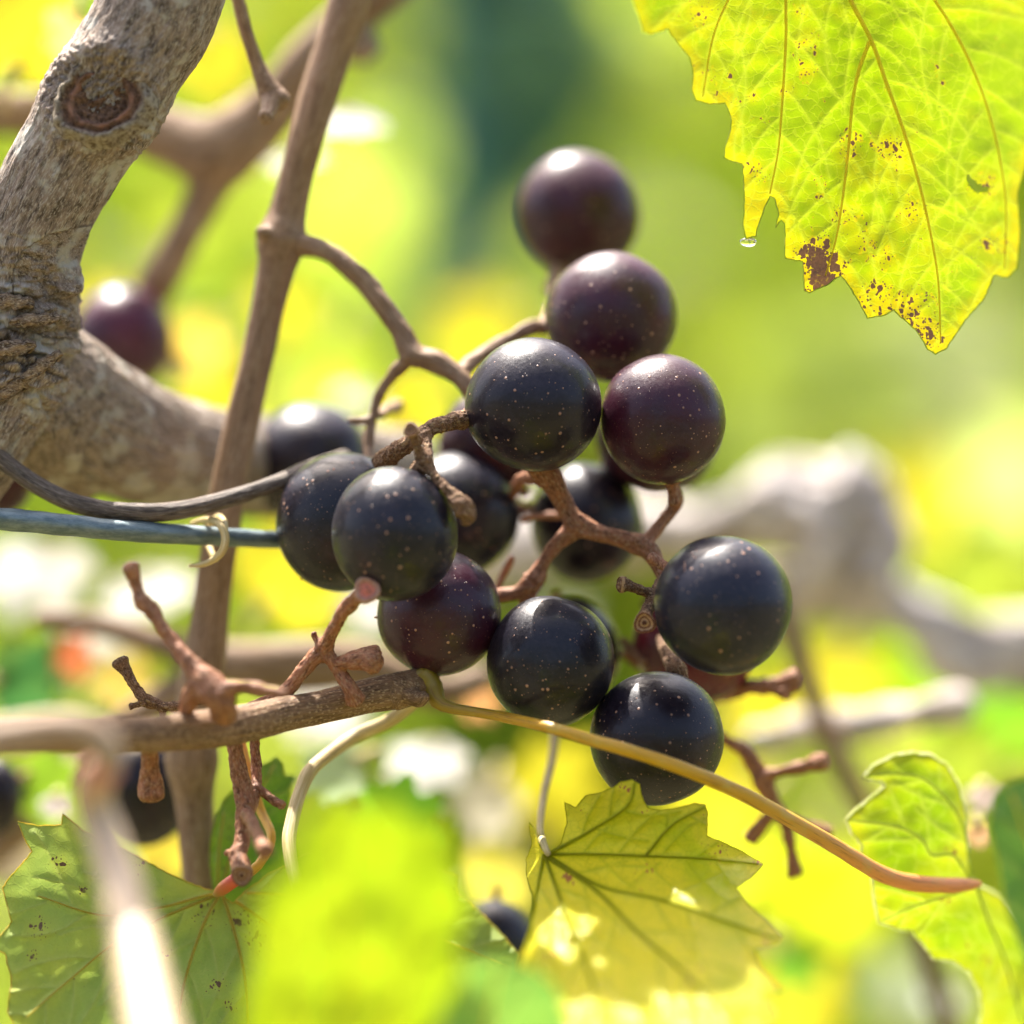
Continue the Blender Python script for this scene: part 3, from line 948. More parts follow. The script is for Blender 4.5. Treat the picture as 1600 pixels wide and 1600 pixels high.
# --- curled leaf at right
leaf('curled_leaf', 'bright curled grape leaf with pale rim on the end of the long orange stalk',
     [(1521, 1382), (1513, 1345), (1511, 1300), (1508, 1262), (1498, 1225), (1480, 1195), (1455, 1179), (1425, 1175), (1395, 1180), (1365, 1195), (1349, 1213), (1352, 1216), (1375, 1220), (1383, 1227), (1362, 1245), (1335, 1266),
      (1321, 1281), (1330, 1300), (1346, 1322), (1346, 1342), (1362, 1362), (1364, 1390), (1369, 1425), (1373, 1443), (1386, 1445), (1406, 1453), (1425, 1455), (1445, 1480), (1458, 1498), (1490, 1503), (1514, 1520), (1530, 1550),
      (1533, 1578), (1527, 1605), (1545, 1660), (1600, 1720), (1700, 1740), (1720, 1640), (1680, 1560), (1640, 1500), (1600, 1440), (1565, 1400), (1535, 1385)],
     lambda x, y: 17 + .0009 * (x - 1420) ** 2 * (x > 1420) + .03 * (y - 1380) * (y > 1380) - .02 * np.clip(1400 - x, 0, 100) - .012 * (y - 1300),
     [([(1519, 1378), (1490, 1337), (1456, 1336), (1440, 1312), (1400, 1292), (1326, 1282)], 4, 2), ([(1519, 1372), (1500, 1280), (1450, 1222), (1402, 1210), (1352, 1213)], 4, 2),
      ([(1524, 1386), (1480, 1400), (1420, 1420), (1378, 1440)], 4, 2), ([(1526, 1386), (1545, 1440), (1570, 1500), (1600, 1600), (1640, 1700)], 5, 3)],
     'leaf_curl', 'vein_white', (1521, 1382), spots=[(1360, 1205, 16, .5), (1340, 1290, 18, .45), (1480, 1405, 14, .6), (1540, 1495, 16, .8), (1515, 1480, 20, .5), (1570, 1525, 16, .6), (1505, 1270, 14, .6), (1490, 1330, 16, .6)],
     sec_len=100, sec_gap=58, margin='margin_rimlight', margin_w=5, puff=.4, wave=.5, step=5,  # pale margin colour stands in for rim light along the edge
     petiole=([(660, 1050, 2, 36), (676, 1075, 2, 34), (684, 1096, 0, 26), (708, 1107, -1, 18), (770, 1117, -3, 17), (860, 1137, -17, 19), (930, 1158, -20, 20), (1000, 1178, -21, 21), (1080, 1206, -19, 22), (1160, 1240, -14, 23), (1240, 1284, -8, 24),
               (1310, 1325, -2, 25), (1370, 1362, 4, 26), (1420, 1378, 8, 27), (1470, 1383, 12, 26), (1500, 1383, 15, 23), (1516, 1382, 17, 19), (1530, 1380, 19, 10)], 'petiole_orange'))

# --- shaded green leaf lower left
leaf('shaded_leaf', 'large shaded green grape leaf with dark specks in the lower left corner', 
     [(28, 1283), (60, 1290), (96, 1289), (98, 1272), (130, 1297), (200, 1331), (262, 1364), (320, 1389), (344, 1393), (352, 1404), (364, 1412), (380, 1395), (420, 1366), (480, 1335), (560, 1330), (640, 1345), (700, 1366), (713, 1370), (712, 1396),
      (745, 1420), (775, 1450), (812, 1492), (805, 1520), (820, 1580), (780, 1640), (700, 1700), (600, 1740), (500, 1790), (400, 1760), (250, 1800), (120, 1740), (40, 1640), (12, 1580), (18, 1530), (8, 1490), (-14, 1480), (18, 1440), (10, 1410),
      (4, 1386), (22, 1363), (50, 1331), (38, 1310)],
     lambda x, y: 6 - .045 * np.clip(345 - x, 0, 400) - .06 * np.clip(y - 1400, 0, 400) + .03 * np.clip(x - 345, 0, 500) + .02 * np.clip(1400 - y, 0, 200),
     [([(345, 1393), (300, 1405), (250, 1418), (160, 1430), (60, 1400)], 5, 2), ([(345, 1395), (320, 1440), (295, 1510), (282, 1570), (270, 1680)], 6, 3), ([(347, 1395), (370, 1470), (385, 1550), (390, 1700)], 6, 3),
      ([(349, 1395), (400, 1430), (470, 1480), (560, 1560), (640, 1640)], 6, 3), ([(350, 1394), (450, 1400), (580, 1430), (720, 1480), (790, 1510)], 5, 2), ([(343, 1396), (200, 1460), (110, 1530), (40, 1590)], 5, 2)],
     'leaf_green', 'vein_green', (346, 1394), spots=[(130, 1392, 8, 1.3), (325, 1420, 24, .7), (310, 1440, 18, .65), (400, 1460, 30, .6), (380, 1430, 30, .5), (60, 1450, 18, .6), (50, 1495, 10, 1.1), (340, 1540, 16, .7), (360, 1570, 12, .9), (262, 1490, 9, 1.0), (220, 1350, 18, .6), (95, 1350, 16, .6), (410, 1400, 26, .5),
                                                     (700, 1390, 16, .5)],
     sec_len=130, sec_gap=66, margin='vein_green', margin_w=2.2, puff=1.4,
     petiole=([(346, 1393, 5, 16), (366, 1376, 3, 17), (385, 1364, 0, 17), (404, 1352, 0, 15), (424, 1310, 3, 15), (408, 1268, 8, 15), (393, 1220, 9, 15), (380, 1170, 9, 14), (376, 1150, 9, 13)], 'petiole_orange'))

# --- dark glossy leaf behind stems
sl_ = [o for o in bpy.data.objects if o.name == 'shaded_leaf'][0]
link_mesh('leaf_joint', stalk_mesh('leaf_joint', [(338, 1397, 3, 12), (348, 1389, -1, 21), (362, 1378, -3, 22), (378, 1368, -3, 21)], sl_.location, 14), M['petiole_red'], sl_)
leaf('glossy_leaf', 'small dark green glossy leaf standing up behind the spurs at the lower left',
     [(334, 1392), (328, 1350), (330, 1310), (338, 1275), (352, 1248), (378, 1222), (408, 1196), (432, 1182), (440, 1192), (445, 1212), (462, 1212), (452, 1232), (450, 1262), (446, 1300), (470, 1340), (460, 1400), (420, 1440), (370, 1430)],
     lambda x, y: 22 + .05 * (x - 380) + .0 * y, [([(346, 1400), (360, 1340), (385, 1280), (428, 1196)], 5, 2), ([(340, 1400), (342, 1330), (350, 1270)], 4, 2)],
     'leaf_dark', 'vein_green', (346, 1400), spots=[(345, 1360, 18, .6), (420, 1250, 16, .5), (360, 1300, 20, .5)], sec_len=60, sec_gap=44, margin='margin_green', margin_w=2.5)

# --- leaves close to the lens, thrown far out of focus
mk_leaf('leaf_near_yellow', (.26, .37, .006), (.36, .38, .006), (.4, .45, .02), net=.1, spotd=.0, edge_yellow=.0, ybias=-.06, trans=.55, yscale=.03)
mk_leaf('leaf_near_green', (.13, .30, .05), (.22, .38, .05), (.4, .5, .1), net=.1, spotd=.1, edge_yellow=.0, ybias=-.05, trans=.5, yscale=.03)
leaf('near_leaf', 'bright yellow green leaf close to the lens, a soft blur left of bottom centre',
     [(452, 1345), (470, 1308), (492, 1275), (520, 1240), (540, 1262), (575, 1262), (605, 1246), (632, 1282), (668, 1290), (700, 1278), (702, 1330), (718, 1380), (735, 1420), (712, 1465), (722, 1520), (690, 1580), (660, 1640), (600, 1740), (480, 1760), (380, 1720), (372, 1640),
      (384, 1560), (404, 1500), (398, 1440), (420, 1390)],
     lambda x, y: -150 + .03 * (y - 1400), [([(520, 1740), (530, 1600), (540, 1450), (530, 1260)], 8, 3), ([(520, 1740), (460, 1600), (440, 1460)], 7, 3), ([(520, 1740), (610, 1600), (660, 1440)], 7, 3)],
     'leaf_near_yellow', 'vein_lime', (520, 1740), step=9, sec_gap=80)
leaf('near_leaf', 'blurred cool green leaf at the bottom edge left of the toothed yellow leaf',
     [(600, 1640), (640, 1590), (690, 1540), (730, 1505), (790, 1498), (840, 1515), (870, 1545), (885, 1600), (880, 1660), (820, 1740), (700, 1760), (610, 1720)],
     lambda x, y: -105 + .03 * (y - 1500), [([(740, 1740), (760, 1620), (780, 1505)], 8, 3), ([(740, 1740), (690, 1640), (650, 1580)], 7, 3)],
     'leaf_near_green', 'vein_lime', (740, 1740), step=9, sec_gap=80)
leaf('near_leaf', 'pale teal leaf close to the lens, blurred against the right edge above the curled leaf',
     [(1555, 1240), (1575, 1225), (1605, 1215), (1650, 1240), (1700, 1300), (1720, 1420), (1690, 1520), (1640, 1560), (1600, 1490), (1572, 1420), (1560, 1350), (1545, 1290)],
     lambda x, y: -62 + 0 * x, [([(1700, 1520), (1640, 1400), (1580, 1240)], 8, 3)],
     'leaf_near_green', 'vein_lime', (1690, 1515), step=9, sec_gap=80)

# ------------------------------------------------------------------ wood
trunk_extra_knot = np.array(P(160, 152, 0))


def trunk_extra(co, tc):
    """knot with raised collar, plus torn ridges on the old wood at the fork"""
    kx = (co[:, 0] - P(158, 155, -8).x) / PX; kz = (co[:, 2] - P(158, 155, -8).z) / PX
    front = co[:, 1] < D + .012
    a = math.radians(-25)
    ex = (kx * math.cos(a) - kz * math.sin(a)) / 1.08; ez = (kx * math.sin(a) + kz * math.cos(a))
    r = np.hypot(ex, ez)
    nz = np.array([noise.noise(Vector((q[0] * 420, q[2] * 420, 3))) for q in co])
    nz2 = np.array([noise.noise(Vector((q[0] * 1300, q[2] * 1300, 9))) for q in co])
    h = np.where(front, 1.6 * np.exp(-((r - 72) / 20) ** 2) - 1.0 * np.exp(-(r / 60) ** 4) + (nz2 * 1.1 + nz * .7) * np.exp(-(r / 85) ** 4), 0)
    bx = (co[:, 0] - P(35, 520, 0).x) / PX; bz = (co[:, 2] - P(35, 520, 0).z) / PX
    m = np.exp(-((np.hypot(bx / 85, bz / 125)) ** 4)) * front
    def plates(q, fx, fz, sh):
        w = noise.noise(Vector(q * 120)) * .5
        dsts, pts = noise.voronoi(Vector((q[0] * fx + w, q[1] * fx, q[2] * fz + sh * q[0] * fz + w)))
        return min(1.0, (dsts[1] - dsts[0]) * 4.5) * (.55 + .9 * noise.cell(pts[0] * 3.7)) + .25 * noise.noise(Vector(q * 900))
    pl = np.array([plates(Vector(q), 95, 330, .3) if mm > .02 else 0.0 for q, mm in zip(co, m)])
    st = np.array([noise.noise(Vector((q[0] * 150, q[1] * 150, q[2] * 430 + q[0] * 200 + 1.2 * noise.noise(Vector(q * 160))))) for q in co])
    st2 = np.array([noise.noise(Vector((q[0] * 620, q[1] * 500, q[2] * 1700))) for q in co])
    rid = np.where(st > 0, np.minimum(st * 9, 1.5), np.maximum(st * 3, -1.2))
    h += m * (pl * 2.4 - 1.0 + rid * .2 + st2 * 1.0)
    return h


wood('old_branch', 'thick grey brown vine branch with a round knot and torn bark at the left edge', 'branch',
     [[(300, -110, -8, 180), (268, -30, -6, 184), (238, 30, -5, 190), (188, 115, -4, 180), (140, 190, -1, 176), (92, 275, 2, 172), (55, 350, 5, 168), (38, 420, 8, 176), (25, 500, 11, 196), (10, 570, 14, 200)],
      [(-40, 545, 14, 200), (40, 590, 22, 215), (120, 645, 34, 215), (210, 690, 48, 190), (300, 716, 62, 170), (400, 728, 78, 160), (520, 735, 96, 150), (640, 742, 112, 140)],
      [(30, 560, 10, 190), (-20, 640, 12, 180), (-90, 760, 16, 170)],
      [(95, 420, 4, 60), (112, 448, 2, 44), (120, 452, 1, 26)], [(60, 600, 20, 190), (60, 680, 34, 150), (130, 730, 46, 120)]],
     M['trunk_bark'], vox=.00036, smooth=4, extra=trunk_extra, bodyname='bark', seg=20,
     disp=((.55, .12, .6, 'n'), (.28, .5, .35, 'n'), (.20, 1.3, .18, 'ridge'), (.10, 3.2, .25, 'n')))

# torn outer bark plates lying on the fork, each with its own depth
def bark_plate(root, org, x, y, d, L, Wd, ang, seed):
    rr = random.Random(seed)
    n, m = 16, 7
    V, F = [], []
    q = Matrix.Rotation(math.radians(-ang), 3, 'Y')
    c = P(x, y, d)
    for lay in (0, 1):
        for i in range(n):
            for j in range(m):
                u, v = i / (n - 1) - .5, j / (m - 1) - .5
                e = 1 - .5 * abs(noise.noise(Vector((u * 5, seed, 0)))) - .3 * abs(noise.noise(Vector((u * 17, seed, v * 2)))) - abs(2 * u) ** 3 * .5
                lx, lz = u * L * PX, v * Wd * PX * e
                hh = .0008 * (1 - abs(2 * v) ** 5) + .0007 * u * (seed % 3 - 1) + .0006 * noise.noise(Vector((u * 6, v * 3, seed))) + .0003 * noise.noise(Vector((u * 25, v * 9, seed)))
                V.append(tuple(c + q @ Vector((lx, -hh + lay * .0012, lz + .0006 * noise.noise(Vector((u * 9, lay, seed))))) - org))
    g = n * m
    for i in range(n - 1):
        for j in range(m - 1):
            a = i * m + j
            F.append((a, a + m, a + m + 1, a + 1)); F.append((g + a, g + a + 1, g + a + m + 1, g + a + m))
    for i in range(n - 1):
        for j0 in (0, m - 1):
            a = i * m + j0; F.append((a, a + m, g + a + m, g + a))
    for j in range(m - 1):
        for i0 in (0, n - 1):
            a = i0 * m + j; F.append((a, a + 1, g + a + 1, g + a))
    V = np.array(V)
    link_mesh('bark_plate', np_mesh('bark_plate', V, F, {'tc': V[:, [1, 2, 0]] * 1000}), M['torn_bark'], root)


ob = [o for o in bpy.data.objects if o.name == 'old_branch'][0]
org = ob.location


def knot(root, org, x, y, d, rad):
    V, F, TC, RR = [], [], [], []
    nr, sg = 34, 84
    c = P(x, y, d)
    nrm = Vector((-.12, -1, .16)).normalized(); q = nrm.to_track_quat('Z', 'Y')
    for j in range(nr + 1):
        rr = j / nr
        for k in range(sg):
            a = 2 * math.pi * k / sg
            n1 = noise.noise(Vector((math.cos(a) * 1.3, math.sin(a) * 1.3, 5)))
            rw = rr * (1 + .17 * n1 + .08 * math.sin(2 * a + .6) + .05 * noise.noise(Vector((math.cos(a) * 5, math.sin(a) * 5, rr * 3))))
            px, pz = rw * math.cos(a) * 1.04, rw * math.sin(a) * .94
            nn = noise.noise(Vector((px * 6, pz * 6, 1))) * .5 + noise.noise(Vector((px * 16, pz * 16, 4))) * .28 + noise.noise(Vector((px * 40, pz * 40, 8))) * .12
            g = lambda m, w: math.exp(-((rr - m) / w) ** 2)
            h = -1.2 * math.exp(-(rr / .42) ** 6) - 1.3 * g(.46, .06) * (.6 + n1) + (.8 + .9 * n1) * g(.57, .06) - .3 * g(.68, .03) + 1.25 * g(.80, .10) - 2.4 * max(0, rr - .88) / .12
            h += nn * (1.9 if rr < .46 else 1.7 if rr > .66 else .8)
            h += .7 * max(0, 1 - abs(pz * 2.2 - px - .1) * 6) * (rr < .4)
            lv = Vector((px * rad * PX, pz * rad * PX, h * .001))
            V.append(tuple(c + q @ lv - org)); TC.append(lv * 1000); RR.append(rr)
    for j in range(nr):
        for k in range(sg):
            a, b = j * sg + k, j * sg + (k + 1) % sg
            F.append((a, b, b + sg, a + sg))
    link_mesh('knot', np_mesh('knot', V, F, {'tc': TC, 'rad': RR}), M['knot_wood'], root)


knot(ob, org, 158, 156, -13.0, 80)
k = 0
for (x, y, L, w, a) in [(8, 470, 90, 30, -5), (55, 500, 80, 24, 6), (12, 545, 90, 28, 8), (64, 572, 76, 22, 34), (20, 605, 84, 28, 26)]:
    r2 = ((x - 30) / 96.0) ** 2
    dd = 9 - 11.6 * math.sqrt(max(0.05, 1 - r2)) - .2 + (max(0, y - 560) * .06)
    bark_plate(ob, org, x, y, dd, L, w, a, k); k += 1

wood('upright_cane', 'long smooth brown cane rising behind the wire with a node near its top', 'cane',
     [[(575, -120, 34, 70), (548, -10, 33, 68), (526, 60, 33, 66), (503, 130, 32, 62), (482, 210, 31, 57), (463, 280, 31, 55), (449, 340, 31, 62), (441, 374, 31, 86), (434, 412, 31, 64), (418, 480, 31, 55), (396, 580, 31, 54), (372, 690, 31, 56), (353, 780, 31, 58), (340, 870, 31, 58),
       (328, 960, 32, 62), (318, 1040, 32, 70), (306, 1130, 33, 74), (300, 1190, 33, 88), (304, 1250, 34, 62), (312, 1340, 35, 60), (320, 1450, 36, 60), (330, 1600, 40, 60), (335, 1700, 40, 60)],
      [(441, 372, 31, 50), (420, 366, 28, 28), (406, 362, 26, 20)]],
     M['cane_bark'], vox=.0005, disp=((.35, .14, .5, 'n'), (.10, .9, .15, 'n')), bodyname='stem')

wood('grape_rachis', 'thin brown forking stalk from the upright cane down to the top grapes', 'stem',
     [[(452, 380, 30, 42), (484, 384, 28, 36), (520, 400, 27, 30), (556, 425, 26, 32), (590, 465, 25, 32), (622, 515, 24, 33), (645, 553, 23, 40), (682, 567, 22, 34), (714, 586, 21, 32), (735, 615, 20, 26), (760, 650, 20, 20)],
      [(640, 560, 23, 26), (615, 583, 25, 20), (594, 615, 26, 18), (583, 650, 26, 17), (577, 690, 25, 17), (580, 725, 22, 17)], [(583, 655, 26, 12), (562, 658, 25, 13), (546, 656, 24, 9)],
      [(588, 650, 27, 12), (608, 640, 42, 18), (620, 634, 50, 22)],
      [(716, 586, 22, 26), (752, 556, 27, 22), (790, 532, 31, 21), (830, 512, 36, 24), (850, 508, 38, 26), (862, 480, 50, 18), (868, 440, 62, 17), (880, 400, 72, 16)], [(848, 508, 38, 22), (880, 515, 34, 20), (910, 520, 30, 16)]],
     M['cane_bark'], vox=.00032, disp=((.5, .35, .6, 'n'), (.22, 1.2, .35, 'n'), (.10, 2.6, .3, 'ridge')))

wood('grape_stub', 'crooked warty stub with a round cut end above the front left grape', 'stem',
     [[(745, 652, 4, 26), (722, 656, 0, 30), (694, 662, -4, 25), (668, 672, -7, 25), (640, 692, -6, 26), (618, 706, 0, 30), (596, 724, 8, 34)],
      [(664, 675, -8, 22), (668, 700, -11, 14), (664, 722, -13, 26), (652, 735, -9, 28)],
      [(643, 672, -19, 20), (646, 680, -17, 17), (652, 700, -15, 15), (662, 720, -14, 26), (676, 740, -15, 15), (694, 762, -17, 17), (708, 776, -18, 25), (722, 790, -19, 34), (730, 806, -19, 30), (727, 818, -19, 14)]],
     M['rachis_warty'], vox=.00022, smooth=2, disp=((.35, .6, .8, 'n'), (.28, 1.6, .8, 'n'), (.12, 4, 1, 'n')), cuts=[(642, 672, -20.2, 11, -.2, -1, .35)], seg=12)

wood('lower_rachis', 'reddish brown three way stalk joining the grapes in the middle of the bunch', 'stem',
     [[(835, 722, 8, 40), (856, 742, 9, 44), (872, 772, 11, 34), (888, 800, 12, 30), (904, 820, 12, 38), (935, 832, 12, 28), (970, 842, 11, 27), (1005, 855, 10, 36), (1025, 876, 8, 25), (1038, 905, 5, 22), (1046, 940, 0, 20)],
      [(904, 822, 12, 32), (882, 838, 13, 25), (862, 860, 14, 24), (846, 884, 15, 25), (832, 908, 15, 34), (808, 926, 16, 26), (780, 930, 17, 24), (745, 935, 20, 20)], [(832, 908, 15, 30), (826, 928, 16, 26), (822, 955, 17, 22)],
      [(1008, 852, 10, 22), (1028, 826, 12, 18), (1048, 800, 14, 19), (1056, 782, 14, 24), (1052, 760, 13, 17), (1048, 735, 10, 16)],
      [(842, 742, 10, 26), (816, 750, 24, 18), (802, 775, 36, 16), (792, 802, 44, 14)],
      [(800, 870, 24, 10), (786, 900, 24, 13), (772, 930, 22, 12)], [(880, 805, 30, 10), (845, 806, 30, 12), (815, 812, 30, 10)]],
     M['rachis_brown'], vox=.0003, disp=((.5, .35, .6, 'n'), (.22, 1.2, .35, 'n'), (.10, 2.6, .3, 'ridge')))

wood('grape_stub', 'small forked stub with flared cut ends at the left side of the rightmost grape', 'stem',
     [[(1036, 905, 4, 20), (1024, 928, -2, 20), (1016, 944, -5, 20), (1010, 958, -8, 20), (1007, 972, -12, 30)], [(1022, 928, -2, 17), (1002, 922, -5, 16), (984, 916, -6, 17), (972, 913, -7, 26)]],
     M['rachis_warty'], vox=.00022, smooth=2, disp=((.3, .8, .8, 'n'), (.15, 3, 1, 'n')), cuts=[(1007, 973, -13.6, 16, -.15, -1, -.1), (970, 913, -7, 12, -1, -.3, 0)], seg=12)
wood('grape_stub', 'short rough stub wedged on top of the lowest grape', 'stem',
     [[(975, 1000, 36, 14), (990, 1020, 34, 15), (1010, 1035, 30, 16)], [(1035, 1000, 20, 20), (1045, 1025, 12, 24), (1056, 1045, 6, 32), (1062, 1062, 5, 28)]], M['rachis_warty'], vox=.0003, disp=((.3, .6, .8, 'n'), (.15, 2.4, 1, 'n')))
wood('grape_stub', 'reddish stub with pale flared end poking right from behind the rightmost grape', 'stem',
     [[(935, 985, 42, 13), (960, 1012, 42, 14), (985, 1030, 42, 15), (1030, 1056, 42, 18), (1090, 1082, 60, 30), (1135, 1080, 46, 30), (1170, 1073, 36, 28), (1200, 1072, 35, 26), (1228, 1064, 34, 26), (1240, 1062, 34, 38)], [(1195, 1072, 35, 22), (1218, 1078, 34, 20), (1230, 1082, 33, 26)]],
     M['rachis_brown'], vox=.0004, disp=((.55, .4, .6, 'n'), (.28, 1.3, .5, 'n'), (.12, 2.6, .4, 'ridge')))
wood('bare_rachis', 'bare forked stalk with four flared ends right of the lowest grape', 'stem',
     [[(1105, 1130, 34, 18), (1135, 1158, 36, 19), (1163, 1175, 37, 22), (1180, 1198, 38, 28), (1192, 1222, 38, 36), (1205, 1250, 38, 24), (1222, 1276, 38, 22), (1234, 1310, 38, 19), (1238, 1345, 38, 19), (1242, 1366, 38, 28)], [(1190, 1212, 38, 26), (1220, 1206, 36, 20), (1255, 1198, 35, 22), (1278, 1192, 34, 32), (1288, 1190, 34, 32)],
      [(1212, 1262, 38, 20), (1196, 1284, 38, 20), (1180, 1302, 38, 26), (1172, 1312, 38, 30)], [(1225, 1276, 38, 20), (1255, 1288, 40, 18), (1280, 1296, 42, 20), (1296, 1302, 42, 28)]],
     M['rachis_brown'], vox=.0004, disp=((.55, .4, .6, 'n'), (.28, 1.3, .5, 'n'), (.12, 2.6, .4, 'ridge')))

wood('curved_cane', 'thin dark grey cane sagging in a curve just above the wire', 'cane',
     [[(-90, 640, 8, 30), (-30, 690, 6, 29), (30, 740, 5, 29), (90, 776, 4, 29), (150, 794, 4, 30), (220, 801, 5, 31), (280, 797, 6, 29), (340, 784, 8, 28), (400, 766, 11, 27), (440, 752, 14, 27), (480, 735, 20, 28), (540, 715, 28, 28)]],
     M['grey_cane'], vox=.0003, disp=((.18, .2, .4, 'n'), (.12, 1.4, .08, 'ridge'), (.06, 3, .1, 'n')), bodyname='stem')

wood('fruiting_cane', 'stout speckled brown cane running from the left edge to the purple grape', 'cane',
     [[(-120, 1156, -62, 62), (-30, 1150, -54, 62), (60, 1148, -46, 62), (150, 1150, -38, 60), (240, 1146, -30, 60), (330, 1138, -22, 62), (400, 1126, -15, 60), (450, 1114, -10, 56), (510, 1104, -5, 54), (570, 1090, -1, 56), (620, 1080, 1, 58), (655, 1068, 3, 52), (672, 1055, 6, 34), (690, 1030, 10, 20)],
      [(628, 1082, 0, 30), (655, 1092, -2, 26), (664, 1086, -3, 18)]],
     M['spotted_cane'], vox=.00036, disp=((.35, .16, .4, 'n'), (.12, 1.2, .12, 'ridge'), (.06, 3.2, .3, 'n')), bodyname='stem')

wood('bare_rachis', 'bare forked stalk with a pink round end standing on the speckled cane', 'stem',
     [[(352, 1120, -8, 22), (400, 1105, -8, 22), (440, 1086, -8, 23), (470, 1052, -8, 24), (492, 1028, -8, 27), (505, 1015, -8, 30), (518, 990, -11, 20), (532, 964, -14, 21), (544, 946, -16, 26), (556, 934, -18, 22), (568, 926, -20, 32)],
      [(503, 1012, -8, 14), (494, 1000, -8, 12), (490, 990, -8, 10)], [(505, 1018, -8, 26), (525, 1036, -8, 22), (545, 1034, -9, 26), (570, 1032, -10, 32), (586, 1036, -11, 38)], [(545, 1030, -9, 22), (575, 1022, -9, 24), (590, 1016, -9, 18)],
      [(512, 1024, -8, 24), (530, 1050, -8, 22), (545, 1074, -9, 24), (556, 1094, -8, 34)]],
     M['rachis_brown'], vox=.00024, smooth=2, disp=((.3, .5, .6, 'n'), (.16, 1.6, .5, 'n'), (.08, 4, .5, 'n')), cuts=[(573, 922, -22.4, 19, .1, -1, .3)], cutmat=M['pink_cut'], seg=12)

wood('bare_rachis', 'soft focus knobbly stalk leaning left with a flared tip over the pale background', 'stem',
     [[(204, 886, -26, 30), (210, 900, -26, 26), (215, 922, -26, 18), (220, 940, -26, 30), (236, 956, -26, 26), (246, 968, -26, 22), (270, 1002, -27, 22), (300, 1040, -29, 30), (326, 1072, -31, 52), (344, 1092, -32, 50), (350, 1120, -28, 40)],
      [(340, 1082, -32, 40), (375, 1072, -34, 22), (410, 1076, -36, 18), (445, 1084, -38, 16)], [(315, 1070, -30, 40), (300, 1090, -28, 30), (288, 1115, -26, 22)]],
     M['rachis_brown'], vox=.0004, disp=((.55, .4, .6, 'n'), (.28, 1.3, .5, 'n'), (.12, 2.6, .4, 'ridge')))
wood('bare_rachis', 'sharp small twig with a ragged tip left of the soft focus stalk', 'stem',
     [[(188, 1034, -2, 28), (194, 1044, -2, 22), (204, 1062, -2, 16), (216, 1080, -2, 16), (228, 1094, -2, 22), (250, 1102, -2, 16), (275, 1104, -3, 17), (300, 1096, -4, 18), (325, 1090, -6, 20)], [(226, 1096, -2, 13), (214, 1100, -2, 9), (204, 1104, -2, 12)], [(252, 1104, -2, 14), (254, 1116, -2, 10), (254, 1124, -2, 8)]],
     M['rachis_warty'], vox=.0002, smooth=2, disp=((.25, 1, .6, 'n'), (.14, 3, .7, 'n')), seg=12)
wood('hanging_spur', 'club shaped brown spur hanging under the speckled cane at the left', 'stem',
     [[(232, 1140, -20, 24), (234, 1180, -16, 26), (235, 1205, -14, 30), (236, 1228, -13, 42), (237, 1244, -13, 44)]], M['rachis_brown'], vox=.0003, disp=((.3, .4, .6, 'n'), (.2, 1.6, .6, 'n')))
wood('hanging_spur', 'knobbly twisted spur with a round cut end hanging over the base of the shaded leaf', 'stem',
     [[(362, 1130, -10, 26), (368, 1180, -10, 26), (378, 1225, -10, 30), (384, 1262, -11, 32), (378, 1290, -12, 24), (378, 1320, -14, 26), (372, 1336, -15, 30), (376, 1352, -17, 30), (378, 1366, -19, 34)], [(398, 1150, -4, 18), (399, 1190, -5, 17), (400, 1222, -7, 18), (394, 1250, -9, 22), (386, 1268, -11, 24)],
      [(402, 1228, -8, 16), (418, 1242, -9, 15), (432, 1252, -10, 15), (442, 1258, -11, 18)], [(370, 1338, -15, 18), (360, 1332, -14, 12), (352, 1334, -13, 8)], [(385, 1268, -11, 22), (400, 1300, -26, 22), (415, 1330, -36, 24)]],
     M['rachis_brown'], vox=.00026, smooth=2, disp=((.32, .5, .6, 'n'), (.2, 1.6, .6, 'n'), (.08, 4, .6, 'n')), cuts=[(378, 1368, -21.8, 16, 0, -1, -.15)], seg=12)

r_ = thing('bent_petiole', P(655, 1100, 12), 'pale ribbed leaf stalk bending down from the cane towards the blurred leaf', 'stalk')
link_mesh('stalk', stalk_mesh('bent_petiole', [(660, 1085, 12, 24), (610, 1125, 16, 22), (555, 1150, 18, 22), (515, 1178, 12, 21), (484, 1205, 6, 23), (468, 1240, 2, 22), (456, 1285, -3, 23), (452, 1330, -8, 22), (468, 1400, -14, 20), (500, 1480, -18, 18)], r_.location), M['petiole_pale'], r_)

r_ = thing('near_stalk', P(150, 1160, -100), 'thick cream leaf stalk close to the lens, blurred, crossing the lower left leaf', 'stalk')
link_mesh('node', stalk_mesh('node', [(-160, 1170, -130, 40), (-60, 1160, -122, 54), (20, 1148, -118, 54), (100, 1138, -115, 54), (140, 1145, -114, 54), (168, 1175, -113, 54), (172, 1200, -113, 34)], r_.location), M['tan_cane'], r_)
link_mesh('stalk', stalk_mesh('stalk', [(174, 1196, -112, 44), (152, 1212, -110, 58), (148, 1255, -106, 58), (168, 1315, -108, 62), (190, 1385, -116, 68), (206, 1450, -126, 72), (224, 1530, -140, 76), (242, 1620, -158, 80), (262, 1720, -178, 82)], r_.location), M['petiole_cream'], r_)

